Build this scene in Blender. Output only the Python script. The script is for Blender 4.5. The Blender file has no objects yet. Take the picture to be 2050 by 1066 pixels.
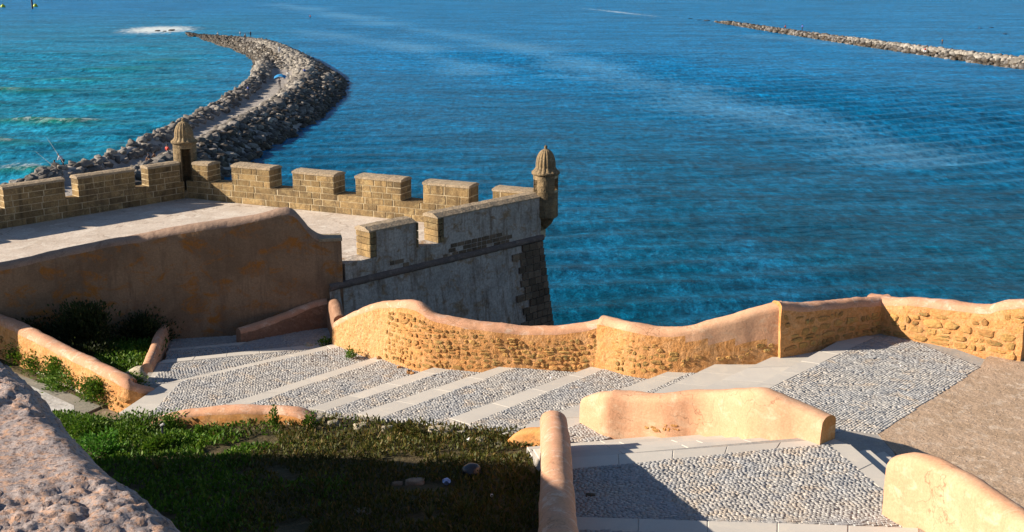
import bpy, math, random
import numpy as np
from mathutils import Vector, noise, Matrix
from mathutils.geometry import intersect_point_line
random.seed(7); rng = np.random.default_rng(7)
scn = bpy.context.scene
# ------------------------------------------------------------------ camera
F = 2475.0; PITCH = math.radians(14.43); CZ = 34.0
cp, sp = math.cos(PITCH), math.sin(PITCH)
cam = bpy.data.objects.new('camera', bpy.data.cameras.new('camera'))
scn.collection.objects.link(cam)
cam.location = (0, 0, CZ); cam.rotation_euler = (math.radians(90) - PITCH, 0, 0)
cam.data.sensor_width = 36; cam.data.lens = 36 * F / 2050
cam.data.clip_start = .1; cam.data.clip_end = 20000
scn.camera = cam
# ------------------------------------------------------------------ light
SUN_EL = math.radians(24.0)
TS = Vector((-.99, -.07, 0)).normalized()            # horizontal direction to the sun
w = bpy.data.worlds.new("World"); scn.world = w; w.use_nodes = True
nt = w.node_tree; nt.nodes.clear()
sky = nt.nodes.new('ShaderNodeTexSky'); sky.sky_type = 'NISHITA'; sky.sun_disc = False
sky.sun_elevation = SUN_EL; sky.sun_rotation = math.atan2(TS.x, TS.y)
sky.air_density = 1.0; sky.dust_density = .3; sky.ozone_density = 2.0
bg = nt.nodes.new('ShaderNodeBackground'); bg.inputs[1].default_value = .05
ow = nt.nodes.new('ShaderNodeOutputWorld')
nt.links.new(sky.outputs[0], bg.inputs[0]); nt.links.new(bg.outputs[0], ow.inputs[0])
sl = bpy.data.lights.new('sun', 'SUN'); sl.energy = 5.0; sl.angle = math.radians(.5); sl.color = (1, .86, .68)
so = bpy.data.objects.new('sun', sl); scn.collection.objects.link(so)
tosun = Vector((TS.x * math.cos(SUN_EL), TS.y * math.cos(SUN_EL), math.sin(SUN_EL)))
so.rotation_euler = tosun.to_track_quat('Z', 'Y').to_euler()
so.location = (-30, 0, 60)
scn.view_settings.view_transform = 'Standard'; scn.view_settings.look = 'None'
scn.view_settings.gamma = 1; scn.view_settings.use_curve_mapping = False
scn.view_settings.exposure = 1.0

# ------------------------------------------------------------------ helpers
def P(x, y, h):
    u = (x - 1025) / F; v = (533 - y) / F
    dx, dy, dz = u, cp + v * sp, -sp + v * cp
    t = h / -dz
    return Vector((dx * t, dy * t, CZ - h))
def PY(x, y, Y):
    u = (x - 1025) / F; v = (533 - y) / F
    t = Y / (cp + v * sp)
    return Vector((u * t, Y, CZ + (-sp + v * cp) * t))
def ztop_at(Y, y):
    v = (533 - y) / F
    return CZ + Y * (v * cp - sp) / (cp + v * sp)
def link(o, parent=None):
    scn.collection.objects.link(o)
    if parent is not None: o.parent = parent
    return o
def tag(o, label=None, cat=None, group=None, kind=None):
    if label: o['label'] = label
    if cat: o['category'] = cat
    if group: o['group'] = group
    if kind: o['kind'] = kind
    return o
def empty(name, loc=(0, 0, 0)):
    o = bpy.data.objects.new(name, None); o.location = loc; return link(o)
def mk(name, verts, faces, mats, parent=None, smooth=False, midx=None, origin=None):
    me = bpy.data.meshes.new(name)
    if origin is not None:
        verts = [(v[0] - origin[0], v[1] - origin[1], v[2] - origin[2]) for v in verts]
    me.from_pydata([tuple(v) for v in verts], [], faces)
    if not isinstance(mats, (list, tuple)): mats = [mats]
    for m in mats: me.materials.append(m)
    if midx is not None: me.polygons.foreach_set('material_index', midx)
    if smooth: me.polygons.foreach_set('use_smooth', [True] * len(me.polygons))
    me.update()
    o = bpy.data.objects.new(name, me)
    if origin is not None: o.location = origin
    return link(o, parent)
def mk_np(name, V, Fq, mat, parent=None, smooth=False, nv=4):
    """numpy mesh, every face has nv corners"""
    me = bpy.data.meshes.new(name)
    V = np.asarray(V, dtype=np.float32); Fq = np.asarray(Fq, dtype=np.int32)
    me.vertices.add(len(V)); me.vertices.foreach_set('co', V.ravel())
    me.loops.add(Fq.size); me.loops.foreach_set('vertex_index', Fq.ravel())
    me.polygons.add(len(Fq)); me.polygons.foreach_set('loop_start', np.arange(0, Fq.size, nv, dtype=np.int32))
    if smooth: me.polygons.foreach_set('use_smooth', np.ones(len(Fq), dtype=bool))
    me.materials.append(mat); me.update(calc_edges=True); me.validate()
    return link(bpy.data.objects.new(name, me), parent)
def nz(x, y, z=0): return noise.noise(Vector((x, y, z)))
def prism(name, poly, z0, z1, mat, parent=None):
    a = sum(poly[i][0] * poly[(i + 1) % len(poly)][1] - poly[(i + 1) % len(poly)][0] * poly[i][1] for i in range(len(poly)))
    if a < 0: poly = poly[::-1]
    n = len(poly)
    V = [(p[0], p[1], z0) for p in poly] + [(p[0], p[1], z1) for p in poly]
    Fs = [list(range(n))[::-1], list(range(n, 2 * n))] + [[i, (i + 1) % n, n + (i + 1) % n, n + i] for i in range(n)]
    return mk(name, V, Fs, mat, parent)

# ------------------------------------------------------------------ materials
def newmat(name):
    m = bpy.data.materials.new(name); m.use_nodes = True
    N = m.node_tree; N.nodes.clear()
    out = N.nodes.new('ShaderNodeOutputMaterial'); b = N.nodes.new('ShaderNodeBsdfPrincipled')
    N.links.new(b.outputs[0], out.inputs[0])
    return m, N, b
class G:
    def __init__(s, N): s.N = N
    def n(s, t, **k):
        x = s.N.nodes.new(t)
        for a, v in k.items(): setattr(x, a, v)
        return x
    def l(s, a, b): s.N.links.new(a, b)
    def pos(s, scale=(1, 1, 1), rotz=0):
        g = s.n('ShaderNodeNewGeometry'); mp = s.n('ShaderNodeMapping')
        mp.inputs['Scale'].default_value = scale; mp.inputs['Rotation'].default_value = (0, 0, rotz)
        s.l(g.outputs['Position'], mp.inputs[0]); return mp.outputs[0]
    def noise(s, vec, sc, det=4, rough=.55, dist=0):
        x = s.n('ShaderNodeTexNoise'); x.inputs['Scale'].default_value = sc; x.inputs['Detail'].default_value = det
        x.inputs['Roughness'].default_value = rough; x.inputs['Distortion'].default_value = dist
        s.l(vec, x.inputs['Vector']); return x.outputs['Fac']
    def ramp(s, f, stops):
        r = s.n('ShaderNodeValToRGB'); e = r.color_ramp.elements
        while len(e) < len(stops): e.new(.5)
        for i, (p, c) in enumerate(stops):
            e[i].position = p; e[i].color = (c, c, c, 1) if isinstance(c, (int, float)) else (*c, 1)
        s.l(f, r.inputs[0]); return r.outputs[0]
    def mix(s, f, a, b, mode='MIX'):
        x = s.n('ShaderNodeMix', data_type='RGBA', blend_type=mode)
        for i, v in ((0, f), (6, a), (7, b)):
            if hasattr(v, 'links'): s.l(v, x.inputs[i])
            elif i == 0: x.inputs[0].default_value = v
            else: x.inputs[i].default_value = (*v, 1)
        return x.outputs[2]
    def math(s, op, a, b=0.0, c=None, clamp=False):
        x = s.n('ShaderNodeMath', operation=op, use_clamp=clamp)
        for i, v in enumerate((a, b) if c is None else (a, b, c)):
            if hasattr(v, 'links'): s.l(v, x.inputs[i])
            else: x.inputs[i].default_value = v
        return x.outputs[0]
    def bump(s, h, st, dist, bsdf, prev=None):
        x = s.n('ShaderNodeBump'); x.inputs['Strength'].default_value = st; x.inputs['Distance'].default_value = dist
        s.l(h, x.inputs['Height'])
        if prev is not None: s.l(prev, x.inputs['Normal'])
        s.l(x.outputs[0], bsdf.inputs['Normal']); return x.outputs[0]
def mottled(name, base, alt, alt2=None, sc=1.5, fine=30, bump=.5, bdist=.02, rough=.9, var=.0, streak=None, fine_amt=.35, cover=(.42, .62), crack=0):
    m, N, b = newmat(name); g = G(N)
    p = g.pos(); c = g.mix(g.ramp(g.noise(p, sc, 6, .65, .4), [(cover[0], 0), (cover[1], 1)]), base, alt)
    if alt2:
        c = g.mix(g.ramp(g.noise(g.pos((1, 1, 1.6)), sc * 2.3, 5, .7, .6), [(.52, 0), (.64, 1)]), c, alt2)
    if streak:
        c = g.mix(g.ramp(g.noise(g.pos((3.2, 3.2, .35)), 1.3, 5, .7), [(.5, 0), (.7, .85)]), c, streak)
    if crack:
        wv = g.n('ShaderNodeVectorMath', operation='ADD'); nn_ = g.n('ShaderNodeTexNoise'); nn_.inputs['Scale'].default_value = 2.5; nn_.inputs['Detail'].default_value = 5
        g.l(p, nn_.inputs['Vector']); g.l(p, wv.inputs[0]); sc_ = g.n('ShaderNodeVectorMath', operation='SCALE'); sc_.inputs['Scale'].default_value = .9
        g.l(nn_.outputs['Color'], sc_.inputs[0]); g.l(sc_.outputs[0], wv.inputs[1])
        vo = g.n('ShaderNodeTexVoronoi', feature='DISTANCE_TO_EDGE'); vo.inputs['Scale'].default_value = crack; g.l(wv.outputs[0], vo.inputs['Vector'])
        ln = g.math('MULTIPLY', g.ramp(vo.outputs['Distance'], [(.0, 1), (.016, 0)]), g.ramp(g.noise(p, .9, 3), [(.46, 0), (.56, 1)]))
        c = g.mix(g.math('MULTIPLY', ln, .6), c, (.16, .09, .05))
        pit = g.ramp(g.noise(p, 9, 6, .8), [(.64, 0), (.70, 1)])
        c = g.mix(g.math('MULTIPLY', pit, .55), c, (.26, .15, .09))
        c = g.mix(g.ramp(g.noise(g.pos((5, 5, .6)), 1.0, 5, .7), [(.54, 0), (.75, .4)]), c, (.40, .22, .13))
    f = g.ramp(g.noise(p, fine, 5, .7), [(.3, 1 - fine_amt), (.7, 1 + 0)])
    c = g.mix(1.0, c, f, 'MULTIPLY')
    if var:
        oi = g.n('ShaderNodeObjectInfo'); ge = g.n('ShaderNodeNewGeometry')
        r = g.math('FRACT', g.math('ADD', oi.outputs['Random'], ge.outputs['Random Per Island']))
        c = g.mix(1.0, c, g.ramp(r, [(0, 1 - var), (1, 1)]), 'MULTIPLY')
    g.l(c, b.inputs['Base Color']); b.inputs['Roughness'].default_value = rough
    b.inputs['Specular IOR Level'].default_value = .25
    pb = g.bump(g.noise(p, fine * .45, 8, .7), bump, bdist, b)
    g.bump(g.noise(p, sc * 3, 4, .6), bump * .6, bdist * 3, b, pb)
    return m
M = {}
M['stucco'] = mottled('pink_stucco', (.65, .36, .22), (.69, .42, .27), (.70, .47, .32), .8, 25, .5, .015, fine_amt=.28, crack=1.1)
M['stucco_cap'] = mottled('stucco_cap', (.64, .35, .23), (.60, .33, .20), (.72, .50, .38), 1.3, 28, .5, .015, fine_amt=.3, crack=1.3)
M['stucco_orange'] = mottled('orange_stucco', (.66, .29, .09), (.64, .34, .14), (.70, .42, .20), 1.2, 22, .5, .015, fine_amt=.3, crack=1.2)
M['mortar_face'] = mottled('rubble_mortar', (.66, .325, .12), (.70, .39, .18), (.55, .25, .08), 3, 14, .8, .03, fine_amt=.4)
M['rubble_stone'] = mottled('rubble_stone', (.64, .38, .13), (.68, .35, .13), (.44, .33, .13), 1.6, 16, .8, .02, var=.4, fine_amt=.45)
M['rough_plaster'] = mottled('rough_plaster', (.68, .37, .16), (.72, .43, .21), (.54, .27, .10), 3, 13, 1.0, .04, fine_amt=.4)
M['block'] = mottled('sandstone_block', (.50, .34, .16), (.28, .20, .11), (.60, .45, .23), 1.3, 22, .8, .025, var=.45, streak=(.14, .10, .06), fine_amt=.5)
M['block_mortar'] = mottled('pale_mortar', (.62, .52, .35), (.42, .33, .2), None, 2, 30, .5, .01)
M['cap_stone'] = mottled('weathered_cap', (.46, .36, .25), (.34, .27, .19), (.56, .46, .34), 4, 30, .8, .02, fine_amt=.5)
M['turret_stone'] = mottled('turret_stone', (.38, .27, .15), (.25, .19, .12), (.46, .35, .21), 2.5, 26, .8, .03, streak=(.13, .11, .07), var=.35, fine_amt=.5)
M['dark'] = mottled('dark_inside', (.05, .04, .03), (.04, .03, .03))
M['fort_wall'] = mottled('old_brown_stucco', (.37, .24, .15), (.25, .16, .10), (.42, .17, .04), .55, 20, .6, .03, streak=(.22, .14, .09), fine_amt=.35)
M['shaded_stucco'] = mottled('shaded_stucco', (.36, .21, .14), (.30, .17, .11), (.42, .26, .18), 1.5, 20, .6, .03, fine_amt=.4)  # darker stucco copy, the low parapet's shade is put into its colour
M['fort_cap'] = mottled('fort_cap', (.42, .29, .22), (.36, .25, .19), (.30, .2, .15), 1.2, 22, .6, .03, fine_amt=.35)
M['bastion'] = mottled('lime_wash', (.60, .54, .49), (.44, .40, .36), (.40, .28, .18), .8, 12, .7, .04, streak=(.20, .12, .07), fine_amt=.5)
M['quoin'] = mottled('dark_quoin', (.24, .17, .12), (.30, .21, .14), (.17, .12, .09), 2, 20, .7, .03, var=.5)
M['course'] = mottled('string_course', (.20, .15, .13), (.15, .12, .11), (.26, .2, .17), 2, 22, .6, .02)
M['terrace'] = mottled('terrace_floor', (.68, .60, .53), (.58, .50, .43), (.76, .70, .63), .6, 12, .6, .02, fine_amt=.35, crack=.35)
M['slab'] = mottled('granite_slab', (.61, .58, .535), (.57, .545, .51), (.65, .61, .55), .9, 40, .15, .004, rough=.75, var=.13, fine_amt=.12)
M['bed'] = mottled('joint_sand', (.42, .40, .38), (.35, .34, .33), (.50, .43, .36), 1.5, 30, .6, .01)
M['cobble'] = mottled('grey_cobble', (.50, .49, .48), (.43, .445, .47), (.55, .49, .43), .8, 26, .4, .008, var=.24, fine_amt=.25)
M['dirt'] = mottled('packed_dirt', (.60, .44, .32), (.50, .36, .25), (.70, .56, .44), 1.6, 26, .9, .02, fine_amt=.55)
M['soil'] = mottled('soil', (.09, .07, .035), (.06, .055, .025), (.13, .10, .05), 1.5, 10, .8, .05)
M['ground'] = mottled('ground', (.28, .22, .16), (.22, .17, .12), (.33, .27, .2), .7, 12, .7, .04)
M['kerb'] = mottled('pale_kerb', (.62, .55, .45), (.5, .43, .34), None, 2, 30, .4, .01)
M['white_path'] = mottled('worn_whitewash', (.62, .62, .62), (.50, .50, .50), (.36, .36, .34), 1.2, 8, .5, .02, fine_amt=.35)
M['path'] = mottled('grey_path', (.30, .29, .26), (.25, .24, .21), (.36, .34, .29), 1, 20, .5, .01, fine_amt=.4)
M['rock'] = mottled('jetty_rock', (.30, .28, .27), (.20, .18, .165), (.36, .34, .31), .25, 3, .8, .12, var=.55, fine_amt=.5)
M['rock_pale'] = mottled('pale_jetty_rock', (.46, .43, .39), (.36, .33, .29), (.52, .49, .45), .25, 3, .8, .12, var=.45, fine_amt=.45)
M['rock_wet_shaded'] = mottled('wet_shaded_rock', (.085, .075, .065), (.12, .09, .06), (.05, .05, .05), .3, 3, .8, .12, var=.5, rough=.55)  # for sea-wet rocks and for shade painted on the breakwater slope
M['gravel'] = mottled('jetty_gravel', (.42, .39, .37), (.32, .30, .29), (.48, .45, .42), .25, 4, .8, .1, fine_amt=.4)
M['pale_stone'] = mottled('pale_stone', (.55, .49, .38), (.45, .40, .3), (.62, .56, .45), 2, 18, .8, .03, var=.2)
def flat(name, col, rough=.6, metal=0):
    m, N, b = newmat(name); b.inputs['Base Color'].default_value = (*col, 1); b.inputs['Roughness'].default_value = rough
    b.inputs['Metallic'].default_value = metal; return m
def leafmat(name, c1, c2, c3):
    m, N, b = newmat(name); g = G(N)
    ge = g.n('ShaderNodeNewGeometry')
    c = g.ramp(ge.outputs['Random Per Island'], [(0, c1), (.6, c2), (1, c3)])
    n = g.ramp(g.noise(g.pos(), .9, 4, .6), [(.35, .55), (.65, 1.1)])
    g.l(g.mix(1.0, c, n, 'MULTIPLY'), b.inputs['Base Color']); b.inputs['Roughness'].default_value = .6
    b.inputs['Specular IOR Level'].default_value = .3
    tr = g.n('ShaderNodeBsdfTranslucent'); g.l(c, tr.inputs[0])
    mx = g.n('ShaderNodeMixShader'); mx.inputs[0].default_value = .25
    out = [x for x in N.nodes if x.type == 'OUTPUT_MATERIAL'][0]
    g.l(b.outputs[0], mx.inputs[1]); g.l(tr.outputs[0], mx.inputs[2]); g.l(mx.outputs[0], out.inputs[0])
    return m
M['leaf'] = leafmat('leaf', (.05, .13, .01), (.09, .20, .015), (.17, .25, .03))
M['leaf_dry'] = leafmat('leaf_dry', (.05, .07, .012), (.10, .11, .02), (.20, .13, .04))
M['leaf_bright'] = leafmat('leaf_bright', (.07, .22, .02), (.11, .32, .03), (.16, .36, .05))
M['leaf_dark'] = leafmat('leaf_dark', (.02, .035, .01), (.035, .055, .012), (.06, .075, .02))
M['bark'] = mottled('bark', (.10, .07, .04), (.07, .05, .03))

# ------------------------------------------------------------------ water
def water_mat():
    m, N, b = newmat('sea_water'); g = G(N)
    ge = g.n('ShaderNodeNewGeometry'); sx = g.n('ShaderNodeSeparateXYZ'); g.l(ge.outputs['Position'], sx.inputs[0])
    X, Y, Z = sx.outputs
    # open sea, darker and greener in the sheltered near water
    near = g.math('MULTIPLY_ADD', Y, -1 / 300, 1.25, clamp=True)
    sea = g.mix(near, (.0, .150, .365), (.0, .048, .078))
    # shallow bay on the left of the breakwater
    bay = g.math('MULTIPLY_ADD', g.math('ADD', X, g.math('MULTIPLY', Y, .13)), -1 / 45, -.25, clamp=True)
    bay = g.math('MULTIPLY', bay, g.math('MULTIPLY_ADD', Y, -1 / 420, 1.75, clamp=True))
    c = g.mix(bay, sea, (.012, .19, .30))
    crest = g.math('MULTIPLY', g.math('MULTIPLY_ADD', Z, 1.1, -.4, clamp=True), bay)
    c = g.mix(crest, c, (.008, .14, .085))
    # wind patches
    wp = g.ramp(g.noise(g.pos((1, .22, 1), math.radians(-12)), .035, 5, .65, .5), [(.40, 0), (.68, 1)])
    c = g.mix(g.math('MULTIPLY', wp, .35), c, (.02, .18, .40))
    # chop: lighter and darker ripples of reflected sky painted into the base colour
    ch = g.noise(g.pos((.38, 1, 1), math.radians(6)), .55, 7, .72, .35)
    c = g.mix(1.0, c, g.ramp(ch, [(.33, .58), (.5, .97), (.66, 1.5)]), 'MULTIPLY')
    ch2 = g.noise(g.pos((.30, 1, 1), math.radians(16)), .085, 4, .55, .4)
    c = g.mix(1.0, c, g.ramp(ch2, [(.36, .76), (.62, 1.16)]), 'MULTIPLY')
    ch3 = g.noise(g.pos((1, .28, 1), math.radians(-4)), .95, 6, .8, .2)  # sea sparkle painted as fine light and dark grain
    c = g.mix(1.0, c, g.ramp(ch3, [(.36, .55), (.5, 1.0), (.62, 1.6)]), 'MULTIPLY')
    # long slicks of ruffled water
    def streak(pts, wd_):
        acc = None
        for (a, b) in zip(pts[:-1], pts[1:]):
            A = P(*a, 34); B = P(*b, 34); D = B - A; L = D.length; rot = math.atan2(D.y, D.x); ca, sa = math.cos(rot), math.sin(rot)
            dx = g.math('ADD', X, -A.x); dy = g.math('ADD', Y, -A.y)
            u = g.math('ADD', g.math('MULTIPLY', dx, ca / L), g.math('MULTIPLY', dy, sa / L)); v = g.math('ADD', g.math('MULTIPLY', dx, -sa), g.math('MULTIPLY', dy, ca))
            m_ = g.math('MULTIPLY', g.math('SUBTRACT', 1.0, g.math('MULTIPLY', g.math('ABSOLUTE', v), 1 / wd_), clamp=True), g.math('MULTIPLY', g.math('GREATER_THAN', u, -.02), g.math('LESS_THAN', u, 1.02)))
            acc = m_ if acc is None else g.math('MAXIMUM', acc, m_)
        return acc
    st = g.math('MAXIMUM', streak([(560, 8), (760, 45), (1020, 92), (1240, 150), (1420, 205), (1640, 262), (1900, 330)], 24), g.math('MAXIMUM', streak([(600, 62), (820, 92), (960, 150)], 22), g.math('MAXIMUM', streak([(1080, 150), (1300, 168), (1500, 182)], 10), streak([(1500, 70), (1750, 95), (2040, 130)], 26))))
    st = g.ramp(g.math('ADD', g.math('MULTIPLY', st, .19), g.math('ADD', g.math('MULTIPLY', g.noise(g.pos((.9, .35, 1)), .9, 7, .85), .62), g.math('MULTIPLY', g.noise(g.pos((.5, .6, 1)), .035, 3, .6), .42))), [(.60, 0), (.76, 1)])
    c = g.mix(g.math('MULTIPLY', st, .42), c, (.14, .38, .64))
    # foam: fine flecks, the breaking patch off the tip, a streak far right
    def blob(cx, cy, rx, ry, rot=0):
        dx = g.math('ADD', X, -cx); dy = g.math('ADD', Y, -cy); ca, sa = math.cos(rot), math.sin(rot)
        a = g.math('ADD', g.math('MULTIPLY', dx, ca / rx), g.math('MULTIPLY', dy, sa / rx))
        q = g.math('ADD', g.math('MULTIPLY', dx, -sa / ry), g.math('MULTIPLY', dy, ca / ry))
        return g.math('SUBTRACT', 1.0, g.math('SQRT', g.math('ADD', g.math('MULTIPLY', a, a), g.math('MULTIPLY', q, q))), clamp=True)
    tip = P(318, 60, 34)
    f1 = blob(tip.x, tip.y, 26, 46, .1)
    a1 = P(1240, 25, 34); d = P(1400, 45, 34) - P(1080, 8, 34)
    f2 = blob(a1.x, a1.y, d.length * .55, 9, math.atan2(d.y, d.x))
    sh = P(60, 352, 34); f3 = blob(sh.x - 8, sh.y + 4, 24, 9, .4)
    fn = g.noise(g.pos((1, .45, 1)), .55, 7, .75, .6)
    foam = g.math('ADD', g.math('ADD', g.math('MULTIPLY', f1, .55), g.math('MULTIPLY', f2, .30)), g.math('MULTIPLY', f3, .28))
    foam = g.ramp(g.math('ADD', foam, g.math('MULTIPLY', fn, .8)), [(.60, 0), (.78, 1)])
    fleck = g.ramp(g.noise(g.pos((1, .5, 1), .2), .9, 6, .8), [(.66, 0), (.76, 1)])
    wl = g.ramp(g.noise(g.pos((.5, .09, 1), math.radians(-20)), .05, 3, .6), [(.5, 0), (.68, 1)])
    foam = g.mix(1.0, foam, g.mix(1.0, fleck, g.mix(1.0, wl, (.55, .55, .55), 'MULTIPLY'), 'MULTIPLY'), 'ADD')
    cr = g.math('MULTIPLY', g.math('MULTIPLY_ADD', Z, 1.6, -1.45, clamp=True), g.ramp(fn, [(.48, 0), (.62, 1)]))
    foam = g.mix(1.0, foam, cr, 'ADD')
    c = g.mix(foam, c, (.62, .70, .74))
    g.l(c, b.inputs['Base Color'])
    b.inputs['Roughness'].default_value = .3; b.inputs['IOR'].default_value = 1.33
    b.inputs['Specular IOR Level'].default_value = .05
    p1 = g.bump(g.noise(g.pos((.35, 1, 1), math.radians(14)), .16, 3, .5, .3), .9, 1.6, b)
    p2 = g.bump(g.noise(g.pos((.5, 1, 1), math.radians(8)), .75, 5, .7, .2), 1.0, .5, b, p1)
    g.bump(g.noise(g.pos((1, .6, 1)), 4.5, 3, .6), .6, .06, b, p2)
    return m
ny, nx = 760, 560
ys = np.exp(np.linspace(math.log(30), math.log(1500), ny))
ang = np.linspace(-.62, .62, nx)
YY, AA = np.meshgrid(ys, ang, indexing='ij'); XX = YY * np.tan(AA)
# swell reaching the beach on the left of the breakwater
ph = (YY + .22 * XX + 6 * np.sin(XX / 37.) + 3 * np.sin(XX / 13. + YY / 30.)) / 27. * 2 * np.pi
bay = np.clip((-(XX + .13 * YY)) / 45 - .25, 0, 1) * np.clip(1.45 - YY / 420, 0, 1)
s_ = .5 + .5 * np.sin(ph); irr = .6 + .4 * np.sin(XX / 23. + YY / 41.) * np.sin(XX / 9.7 - YY / 17.)
ZZ = bay * ((s_ ** 2.2) * 1.5 * irr + .45 * (.5 + .5 * np.sin((YY + .1 * XX + 4 * np.sin(XX / 21.)) / 9.5 * 2 * np.pi)) ** 2 * (.5 + .5 * np.sin(XX / 17. - YY / 33.)))
rp = (-.35 * XX + YY + 5 * np.sin(XX / 31.)) / 7.5 * 2 * np.pi
ZZ += (.20 + .22 * np.clip(XX / 60, 0, 1) * np.clip((330 - YY) / 150, 0, 1)) * np.sin(rp) * (.5 + .5 * np.sin(XX / 29 + YY / 53)) * (YY < 420)
ZZ += .07 * np.sin((YY * .8 + XX * .9) / 4.1 + np.sin(XX / 11)) * (YY < 420)
V = np.stack([XX, YY, ZZ], -1).reshape(-1, 3)
i = np.arange(ny * nx).reshape(ny, nx)
Fq = np.stack([i[:-1, :-1], i[:-1, 1:], i[1:, 1:], i[1:, :-1]], -1).reshape(-1, 4)
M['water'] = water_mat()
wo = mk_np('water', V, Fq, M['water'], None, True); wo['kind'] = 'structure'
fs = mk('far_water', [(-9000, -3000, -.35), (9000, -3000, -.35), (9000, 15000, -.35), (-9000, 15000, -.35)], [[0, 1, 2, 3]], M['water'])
fs['kind'] = 'structure'

# ------------------------------------------------------------------ levels
H = [10.0, 10.15, 10.35, 10.6, 10.85, 11.05, 11.25, 11.45, 11.6, 11.75, 11.88]
HP = 12.0
Z = [CZ - h for h in H]
# nosing line of each level: near end, far end, inner edge near, inner edge far (pixels of the photograph)
NOS = [((1480, 790), (1700, 671), (1530, 781), (1743, 679)),
       ((1400, 781), (1575, 701), None, None),
       ((1310, 786), (1467, 712), None, None),
       ((1000, 870), (1424, 712), (1120, 866), (1440, 719)),
       ((900, 838), (1187, 733), (938, 850), (1215, 737)),
       ((713, 829), (1044, 720), (760, 838), (1068, 723)),
       ((618, 818), (887, 730), (650, 823), (917, 735)),
       ((444, 812), (781, 706), (500, 809), (795, 711)),
       ((324, 769), (702, 681), (362, 764), (704, 690)),
       ((326, 721), (625, 690), (316, 728), (640, 697)),
       ((338, 699), (480, 686), (336, 703), (480, 691))]
def xy(v): return (v[0], v[1])
nosw = []
for i, (a, b, c, d) in enumerate(NOS):
    nosw.append([P(*a, H[i]), P(*b, H[i]), P(*c, H[i]) if c else None, P(*d, H[i]) if d else None])
def lerp(a, b, t): return a + (b - a) * t

# ------------------------------------------------------------------ cobbles
def inpoly(px, py, poly):
    c = np.zeros(px.shape, bool); n = len(poly)
    for i in range(n):
        x1, y1 = poly[i][:2]; x2, y2 = poly[(i + 1) % n][:2]
        if y1 == y2: continue
        c ^= ((y1 > py) != (y2 > py)) & (px < (x2 - x1) * (py - y1) / (y2 - y1) + x1)
    return c
def cobble_tpl(lx, ly, hh):
    V = []
    for zz, k in ((-.06, 1.0), (hh * .5, 1.0), (hh, .84)):
        V += [(-lx * k / 2, -ly * k / 2, zz), (lx * k / 2, -ly * k / 2, zz), (lx * k / 2, ly * k / 2, zz), (-lx * k / 2, ly * k / 2, zz)]
    Fq = []
    for r in (0, 4):
        Fq += [[r + i, r + (i + 1) % 4, r + 4 + (i + 1) % 4, r + 4 + i] for i in range(4)]
    Fq += [[8, 9, 10, 11]]
    return np.array(V), np.array(Fq)
CT, CF = cobble_tpl(1, 1, .018)
cob_me = bpy.data.meshes.new('cobble'); cob_me.from_pydata([tuple(v) for v in CT], [], CF.tolist()); cob_me.materials.append(M['cobble'])
def cobbles(poly, z, dirv, sx, sy, parent, singles=0):
    d = np.array([dirv[0], dirv[1]]); d = d / np.linalg.norm(d); q = np.array([-d[1], d[0]])
    pp = np.array([[p[0], p[1]] for p in poly]); u = pp @ d; v = pp @ q
    us = []; vs = []; row = 0
    for vv in np.arange(v.min() + sy / 2, v.max(), sy):
        o = (row % 2) * sx * .5 + rng.uniform(-.02, .02); row += 1
        uu = np.arange(u.min() + o, u.max(), sx); us.append(uu + rng.normal(0, sx * .07, len(uu)))
        vs.append(np.full(len(uu), vv) + rng.normal(0, sy * .06, len(uu)) + .02 * np.sin(uu * 1.9 + vv))
    us = np.concatenate(us); vs = np.concatenate(vs)
    X = us * d[0] + vs * q[0]; Y = us * d[1] + vs * q[1]
    k = inpoly(X, Y, poly) & (rng.random(len(X)) > .015); X = X[k]; Y = Y[k]; n = len(X)
    o = np.argsort(Y); X = X[o]; Y = Y[o]
    ex = sx * rng.uniform(.78, 1.04, n); ey = sy * rng.uniform(.80, 1.0, n)
    a = math.atan2(d[1], d[0]) + rng.normal(0, .10, n); hz = rng.uniform(.4, 1.0, n) * .007
    tl = rng.normal(0, .06, (n, 2))
    for j in range(min(singles, n)):
        ob = bpy.data.objects.new('cobble', cob_me); ob.location = (X[j], Y[j], z - .015 + hz[j]); ob.scale = (ex[j], ey[j], 1)
        ob.rotation_euler = (tl[j, 0], tl[j, 1], a[j]); link(ob, parent)
    s = min(singles, n); X, Y, ex, ey, a, hz, tl = X[s:], Y[s:], ex[s:], ey[s:], a[s:], hz[s:], tl[s:]
    n = len(X)
    if n == 0: return
    T = np.repeat(CT[None], n, 0) + rng.normal(0, .06, (n, 12, 3)) * np.array([1, 1, .05])
    tz = T[:, :, 2] + T[:, :, 0] * ex[:, None] * tl[:, 0:1] + T[:, :, 1] * ey[:, None] * tl[:, 1:2]
    tx = T[:, :, 0] * ex[:, None]; ty = T[:, :, 1] * ey[:, None]
    ca, sa = np.cos(a)[:, None], np.sin(a)[:, None]
    VV = np.stack([X[:, None] + tx * ca - ty * sa, Y[:, None] + tx * sa + ty * ca, z - .015 + hz[:, None] + tz], -1).reshape(-1, 3)
    FF = (CF[None] + (np.arange(n) * 12)[:, None, None]).reshape(-1, 4)
    ob = mk_np('cobble_field', VV, FF, M['cobble'], parent); ob['kind'] = 'stuff'
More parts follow.
